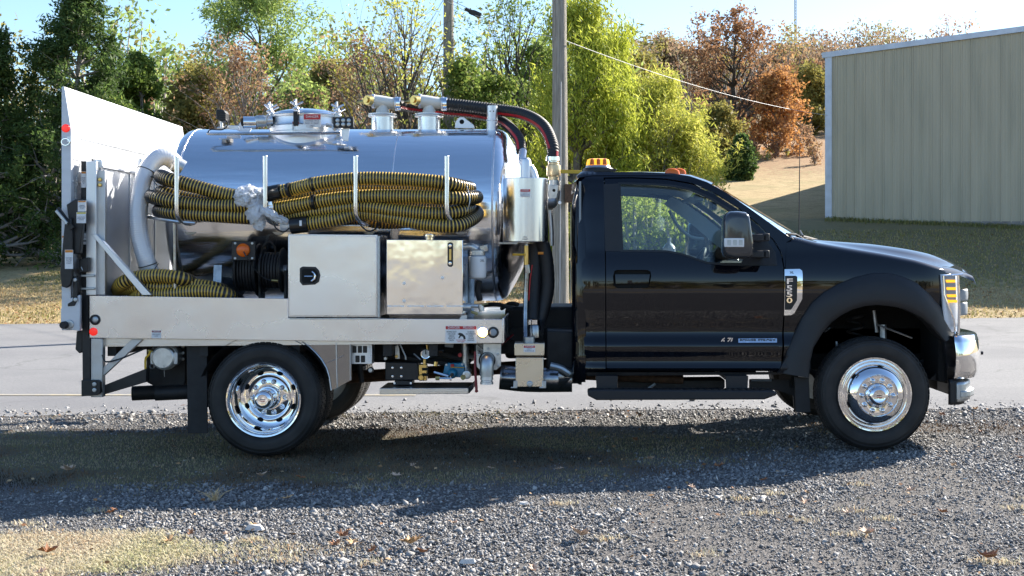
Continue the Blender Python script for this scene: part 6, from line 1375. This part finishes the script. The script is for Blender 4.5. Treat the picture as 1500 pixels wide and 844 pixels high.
# hood: lofted over stations from cowl to nose, near edge matches the fender top
def fz(X): return interp(X, [1.60, 1.66, 1.85, 2.05, 2.32, 2.55, 2.72, 2.80], [S(1152,355.5).z, S(1165,354).z, S(1200,364).z, S(1240,371).z, S(1300,380).z, S(1350,389).z, S(1385,398).z, S(1385,398).z - .02])
rings = []
for X in np.linspace(1.60, 3.02, 30):
    t = (X - 1.60)/1.42; zcr = 1.565 - .10*t - .11*max(0, t - .45)**1.8 * 2; zf = fz(min(X, 2.74)); y0 = yside(min(X, 2.74), zf); q = []
    nose = max(0, (X - 2.74)/.28); yN = y0 + .30*nose; zN = zf - .0*nose
    prof = [(0, zf - .006), (.012, zf + .012), (.04, zf + .030), (.09, zf + .044), (.15, zf + .046), (.22, zf + .05 + (zcr-zf-.05)*.35), (.34, zf + .05 + (zcr-zf-.05)*.75), (.55, zcr - .012), (.80, zcr - .003), (WID/2 - y0, zcr)]
    prof = [(a + .30*nose*(1 - a/(WID/2 - y0)), min(b, zcr) - .05*nose**2) for a, b in prof]
    q = [(X, y0 + a, b) for a, b in prof]; q += [(x_, WID - y_, z_) for x_, y_, z_ in q[-2::-1]]; rings.append(q)
xx, q = rings[-1][0][0], rings[-1]
rings.append([(x_ + .04, y_, z_ - .015) for x_, y_, z_ in q]); rings.append([(x_ + .055, y_, z_ - .045) for x_, y_, z_ in q])
g = G().loft(rings); g.build('hood', M['paint'], TR, ang=60)
G().tube([S(1160, 352) + Vector((0, .02, .005)), Vector(wrow(1)[2]), Vector(wrow(1)[8]), Vector(wrow(1)[14])], .014, 8).build('cowl', M['black'], TR)
g = G().loft([[Vector(p) for p in wrow(1)], [Vector(p) + Vector((.10, 0, -.02)) for p in wrow(1)]]); g.build('cowl_panel', M['plastic'], TR, recalc=False)
G().tube([P(1152,343,.35), P(1166,344,.4), P(1176,350,.45)], .010, 8).build('wiper', M['black'], TR)
G().tube([P(1170.5,350,1.9), P(1171.5,212,1.9)], [.006, .003], 6).build('antenna', M['black'], TR)
G().tube(spline([P(1160,347,.6), P(1176,347,.7), P(1196,352,.9)]), .012, 8).build('wiper', M['chassis'], TR)
# nose: headlights, grille, bumper
mat('lamp_white', (.75, .77, .8), .12, 0, coat=.6)
def nose_y(X, z=.9): return yside(X, z)
def plan(pts, z0, z1, name, m, parent=TR, mirror=True, bulge=0, lean=0, bevel=0, th=.03, ang=50):
    """wall that follows plan points (X,Y), from z0 to z1"""
    for mir in ((0, 1) if mirror else (0,)):
        g = G(); rows = []
        for i in range(7):
            f = i/6; z = z0 + (z1-z0)*f; b = bulge * math.sin(math.pi*f); q = []
            for j, (x, y) in enumerate(pts):
                j0, j1 = max(0, j-1), min(len(pts)-1, j+1); dx, dy = pts[j1][0]-pts[j0][0], pts[j1][1]-pts[j0][1]; L = math.hypot(dx, dy) or 1
                nx, ny = dy/L, -dx/L; q.append((x + nx*b + lean*f, y + ny*b, z))
            rows.append(q)
        if mir: rows = [[(x, WID-y, z) for x, y, z in r] for r in rows]
        g.loft(rows); o = g.build(name, m, parent, ang=ang, recalc=False); s_ = o.modifiers.new('thick', 'SOLIDIFY'); s_.thickness = th; s_.offset = 0
z = lambda y, Y=.25: CZ - (y - VY)*(Y + D)/F
hl = grp('headlight', P(1400, 445, .3))
hp = [(2.735,.235),(2.78,.262),(2.83,.30),(2.875,.36),(2.905,.44),(2.92,.52),(2.93,.60)]
plan(hp, z(487), z(402), 'headlight_lens', M['lamp_white'], hl, lean=-.02, bulge=.006, th=.02)
G().prism([(q.x, q.z) for q in (P(1384,404,.23), P(1400,404,.23), P(1401,444,.23), P(1388,437,.23))], .235, .25).build('lamp_dark', M['lightgrey'], hl)
for i, y_ in enumerate((412, 423, 433.5, 441.5)):
    a = 1385.5 + i*.9; G().pp([(a,y_-2),(a+14,y_-2),(a+14,y_+1.8),(a+1,y_+1.8)], .228, .012).build('amber_marker', M['amber'], hl)
G().tube([P(1381.5,404,.225), P(1383,432,.225), P(1397,468,.24), P(1399.5,489,.26)], .007, 8).tube([P(1381.5,404,.225), P(1410,402,.3)], .007, 8).tube([P(1403,404,.25), P(1405,450,.255), P(1404,488,.26)], .010, 8).build('headlight_trim', M['chrome'], hl)
gr = grp('grille', (3.0, 1.22, 1.05))
gp_ = [(2.93,.60),(2.985,.75),(3.02,.95),(3.03,1.22)]
plan(gp_, z(487,.9), z(398,.9), 'grille_back', M['void'], gr)
for y_ in (405, 421, 437, 453, 469, 484): 
    z_ = z(y_, .9); plan([(x+.012, y) for x, y in gp_], z_-.035, z_+.02, 'grille_bar', M['plastic'], gr, bulge=.004)
plan([(2.955,.58),(3.05,.72),(3.065,.78)], z(440,.7), z(424,.7), 'grille_ear', M['lightgrey'], gr, bulge=.004)
plan([(2.955,.58),(3.04,.70),(3.05,.76)], z(461,.7), z(443,.7), 'grille_ear', M['lightgrey'], gr, bulge=.004)
bm_ = grp('bumper', (3.05, 1.22, .8))
bpn = [(2.80,.215),(2.86,.235),(2.93,.29),(2.99,.37),(3.05,.50),(3.10,.70),(3.13,.95),(3.14,1.22)]
plan(bpn, z(554), z(492), 'bumper_face', M['chrome'], bm_, bulge=.03, th=.02)
def cap(pts, z_, name, m):
    for s in (0, 1):
        g = G(); q = [(x, (WID-y if s else y), z_) for x, y in pts]; r = [(x-.12, (WID-y-.03 if s else y+.03), z_+.004) for x, y in pts]; g.loft([q, r]); g.build(name, m, bm_, recalc=False)
cap(bpn, z(491.5), 'bumper_top', M['chrome'])
skin('bumper_end', [(1381,496),(1399,494),(1407,516),(1409,553),(1386,559)], M['plastic'], off=-.01, th=.06, mirror=True, parent=bm_)
plan([(2.78,.24),(2.84,.26),(2.90,.33),(2.95,.5),(3.0,.9),(3.0,1.22)], z(593), z(556), 'air_dam', M['plastic'], bm_)
plan([(2.83,.235),(2.90,.29),(2.97,.42),(3.03,.8),(3.04,1.22)], z(588), z(560), 'lower_valance', M['galv'], bm_)
plan([(2.86,.235),(2.93,.29),(3.0,.42),(3.06,.8),(3.07,1.22)], z(582), z(573), 'valance_lip', M['galv'], bm_)
G().tube([(3.14, .9, z(517,.9)), (3.24, .9, z(517,.9))], .014, 8).build('tow_pin', M['black'], bm_)
# mirror
mr_ = grp('side_mirror', P(1085, 350, 0))
def mirror_head(sgn):
    Yf = lambda y: y if sgn == 0 else WID - y
    out = [(1059,324),(1062,314),(1068,310),(1080,309.5),(1092,311),(1097,316),(1100,335),(1103,355),(1102,375),(1096,379),(1075,380),(1062,377),(1058,370)]
    cx, cy = 1080, 346; rings = []
    for Y, s in ((-.17, .72), (-.165, .86), (-.15, .95), (-.12, .995), (-.07, 1.0), (.0, .98), (.06, .9), (.07, .8)):
        q = [];
        for x, y in out: p = P(cx + (x-cx)*s, cy + (y-cy)*s, -.1); q.append((p.x, Yf(Y), p.z))
        rings.append(q)
    G().loft(rings, closed=True, caps=True).build('mirror_shell', M['mirror_cap'], mr_, ang=55)
    p0, p1 = P(1061,349,-.172), P(1090,362,-.172)
    G().box((p0.x, Yf(-.178), p1.z), (p1.x, Yf(-.15), p0.z)).build('turn_lamp', M['lamp_white'], mr_, bevel=.004)
    for i in range(3): G().box((p0.x + .02 + i*.04, Yf(-.180), p1.z + .012), (p0.x + .045 + i*.04, Yf(-.176), p0.z - .012)).build('lamp_cell', M['galv'], mr_)
    for y in (348, 372):
        a, b = P(1098,y,-.05), P(1118,y,.20); G().box((a.x, Yf(-.08), a.z-.028), (b.x-.02, Yf(.0), a.z+.022)).box((b.x-.045, Yf(-.08), b.z-.03), (b.x, Yf(.215), b.z+.025)).build('mirror_arm', M['plastic'], mr_, bevel=.008)
mirror_head(0); mirror_head(1)
skin('mirror_sail', [(1086,386),(1092,372),(1104,352),(1112,344),(1123,356.5),(1134,371.5),(1136,387.5),(1087,388.5)], M['plastic'], off=-.008, th=.03, mirror=True, parent=dr)
# badge
bg_ = grp('fender_badge', P(1160, 427, .19))
skin('badge_frame', [(1148.8,394.5),(1171,394),(1174.5,396.5),(1175.3,402),(1174.7,438),(1163,459),(1158,461.8),(1148,462)], M['chrome'], [[(1149.3,404),(1165,404),(1167.5,405.5),(1167,440),(1158.5,453.5),(1149,454)]], off=-.012, th=.012, parent=bg_, res=.02)
skin('badge_field', [(1149.3,404),(1165,404),(1167.5,405.5),(1167,440),(1158.5,453.5),(1149,454)], M['black'], off=-.006, th=.008, parent=bg_, res=.02)
k = 9.0/F
for ch_, y_ in (('F', 412.5), ('5', 422.5), ('5', 431.5), ('0', 440.5)):
    p = S(1156.5, y_, -.0075); text(ch_, 11*k, M['chrome'], p, bg_, width=8.6*k, ext=.0012, bold=.0008)
p = S(1160, 399.4, -.0132); text('XL', 4.4*k, M['blackprint'], p, bg_, width=6*k, bold=.0006)
p = S(1065, 499, -.003); text('6.7L', 10*k, M['chrome'], p, TR, 'badge', width=19*k, shear=.3, bold=.0012)
g = skin('badge_plate', [(1081.5,496),(1138,495.8),(1138,501.8),(1081.5,502)], M['chrome'], off=-.004, th=.004)
p = S(1109.8, 499, -.0052); text('POWER STROKE', 6.2*k, M['blackprint'], p, TR, 'badge', width=52*k, bold=.0006)
for x, y in ((868, 256), (1147, 498.5)): pass
# running board
rb = grp('running_board', P(1000, 579, -.02)); p0, p1 = P(861,572,-.02), P(1138,586,-.02)
g = G().pp([(861,572.5),(868,571),(1130,572.5),(1138,575),(1138,579),(1120,585.5),(874,586.5),(861,580)], -.02, .16); g.build('step_tube', M['plastic'], rb, bevel=.012)
for x in np.linspace(885, 1115, 24): G().pp([(x,571.6),(x+6,571.6),(x+6,570.6),(x,570.6)], .0, .11).build('tread', M['black'], rb)
for x0_, x1_ in ((873,905),(1063,1096)):
    G().pp([(x0_,551),(x1_,551),(x1_-1,573),(x0_+1,573)], .10, .02).pp([(x0_,551),(x1_,551),(x1_,557),(x0_,557)], .1, .7).build('step_bracket', M['plastic'], rb, bevel=.004)
G().pp([(1098,556),(1160,557),(1178,575),(1178,604),(1164,604),(1162,580),(1140,572),(1098,570)], .42, .03).build('inner_splash', M['chassis'], TR)
G().pp([(1164,552),(1185,554),(1187,604),(1166,604)], .22, .02).build('mud_flap', M['rubber'], TR)
G().pp([(905,558),(1062,556),(1062,569),(905,573)], .55, .25).build('frame_shield', M['chassis'], TR, bevel=.01)
G().tube([P(950,569,.5), P(960,562,.5)], .012, 8).tube([P(1100,557,.4), P(1130,557,.4)], .01, 8).build('brake_line', M['galv'], TR)
G().pp([(1378,540),(1388,543),(1388,562),(1362,556)], .4, .5).build('frame_horn', M['chassis'], TR)
# ---------------------------------------------------------- cab interior
fl = G().box((.12, .25, .60), (1.75, 2.19, .66)).box((1.70, .25, .62), (1.75, 2.19, 1.30)).build('floor', M['void'], TR)
G().box((.115, .3, .6), (.13, 2.14, 1.95)).build('rear_trim', M['trim_grey'], TR)
G().loft([[(x, y, 1.985 - .05*abs(2*(y-.45)/1.54-1)**3 - (.04 if x > .95 else 0)) for y in np.linspace(.45, 1.99, 9)] for x in (.14, .5, .9, 1.08)]).build('headliner', M['trim_grey'], TR, recalc=False)
def seat(yc):
    s = grp('seat', (.55, yc, 1.0))
    G().loft([[(x, y, z_) for x, z_ in ((.36,.86),(.36,1.03),(.5,1.06),(.84,1.08),(.92,1.04),(.92,.86))] for y in (yc-.25, yc-.22, yc+.22, yc+.25)], closed=True, caps=True).build('seat_cushion', M['seat'], s, bevel=.02)
    G().loft([[(.33,y,1.0),(.20,y,1.58),(.24,y,1.62),(.32,y,1.60),(.48,y,1.05)] for y in (yc-.24, yc-.2, yc+.2, yc+.24)], closed=True, caps=True).build('backrest', M['seat'], s, bevel=.02)
    G().box((.16, yc-.13, 1.66), (.26, yc+.13, 1.84)).build('headrest', M['seat'], s, bevel=.03); G().tube([(.22, yc-.06, 1.6), (.21, yc-.06, 1.7)], .006, 6).tube([(.22, yc+.06, 1.6), (.21, yc+.06, 1.7)], .006, 6).build('headrest_post', M['galv'], s)
seat(.68); seat(1.76)
G().box((.3, .95, .86), (.85, 1.5, 1.14)).build('centre_console', M['seat'], TR, bevel=.03)
dash = [(1.28,1.0),(1.22,1.16),(1.26,1.30),(1.36,1.37),(1.60,1.40),(1.74,1.36),(1.74,.9)]
G().loft([[(x, y, z_) for x, z_ in dash] for y in (.27, .5, 1.0, 1.5, 2.0, 2.17)], closed=True, caps=True).build('dashboard', M['seat'], TR, bevel=.01)
st = grp('steering_wheel', (1.12, 1.72, 1.32)); cc = Vector((1.10, 1.72, 1.30)); ax = Vector((-.9, 0, .45)).normalized(); u = Vector((0, 1, 0)); v_ = ax.cross(u)
G().tube([cc + (u*math.cos(a) + v_*math.sin(a))*.19 for a in [i*math.pi/16 for i in range(33)]], .015, 10, caps=False).build('rim', M['black'], st)
g = G().tube([cc - v_*.0 , cc - ax*.22], .03, 10)
for a in (0, math.pi, -1.57): g.tube([cc - ax*.02, cc + (u*math.cos(a) + v_*math.sin(a))*.185], .014, 8)
g.build('spokes', M['black'], st); G().lathe([(0,-.03),(.06,-.025),(.07,0),(.06,.02)], cc, 'X', 16).build('horn_pad', M['black'], st)
# far pillar trim with grab handle, sun visor
def farS(x, y, off):      # point on the far side skin under pixel offsets of the near one
    q = S(x, y); return Vector((q.x, WID - q.y - off, q.z))
rows = []
for (xa, ya), (xb, yb) in (((1012,272),(1000,285)), ((1040,285),(1028,303)), ((1075,308),(1058,325)), ((1110,335),(1090,352)), ((1138,356),(1120,372))):
    rows.append([farS(xa, ya, .05), farS(xb, yb, .07)])
G().loft(rows).build('pillar_trim', M['trim_grey'], TR, recalc=False)
G().tube(spline([farS(1010,296,.08), farS(1022,318,.13), farS(1046,340,.13), farS(1072,345,.08)]), .014, 10).build('grab_handle', M['trim_grey'], TR)
G().box((1.02, .45, 1.86), (1.14, 1.0, 1.89)).box((1.02, 1.4, 1.86), (1.14, 1.99, 1.89)).build('sun_visor', M['trim_grey'], TR, bevel=.005)
G().box((1.18, 1.16, 1.78), (1.22, 1.38, 1.85)).build('rear_view_mirror', M['black'], TR, bevel=.01)
# inner faces of the doors
for s in (0, 1):
    Yf = (lambda y: y) if s == 0 else (lambda y: WID - y)
    G().box((.28, Yf(.245), .68), (1.5, Yf(.262), 1.36)).build('door_trim', M['seat'], TR)
# a water jug stands by the far window
jb = Vector((.98, 1.95, 1.385)); jg = empty('water_jug', jb, 'translucent plastic water bottle seen through the passenger window', 'bottle')
jc = P(980, 367, 1.6); jc.z -= .03
G().box((jc.x - .12, 1.5, 1.0), (jc.x + .12, 1.9, jc.z - .002)).build('armrest_box', M['seat'], TR, bevel=.01)
G().lathe([(0,0),(.05,0),(.055,.01),(.055,.05),(.03,.085),(.016,.095),(.016,.12)], jc, 'Z', 20).build('bottle_body', M['clear'], jg); G().lathe([(.018,.118),(.018,.135),(0,.136)], jc, 'Z', 14).build('cap', M['white'], jg)
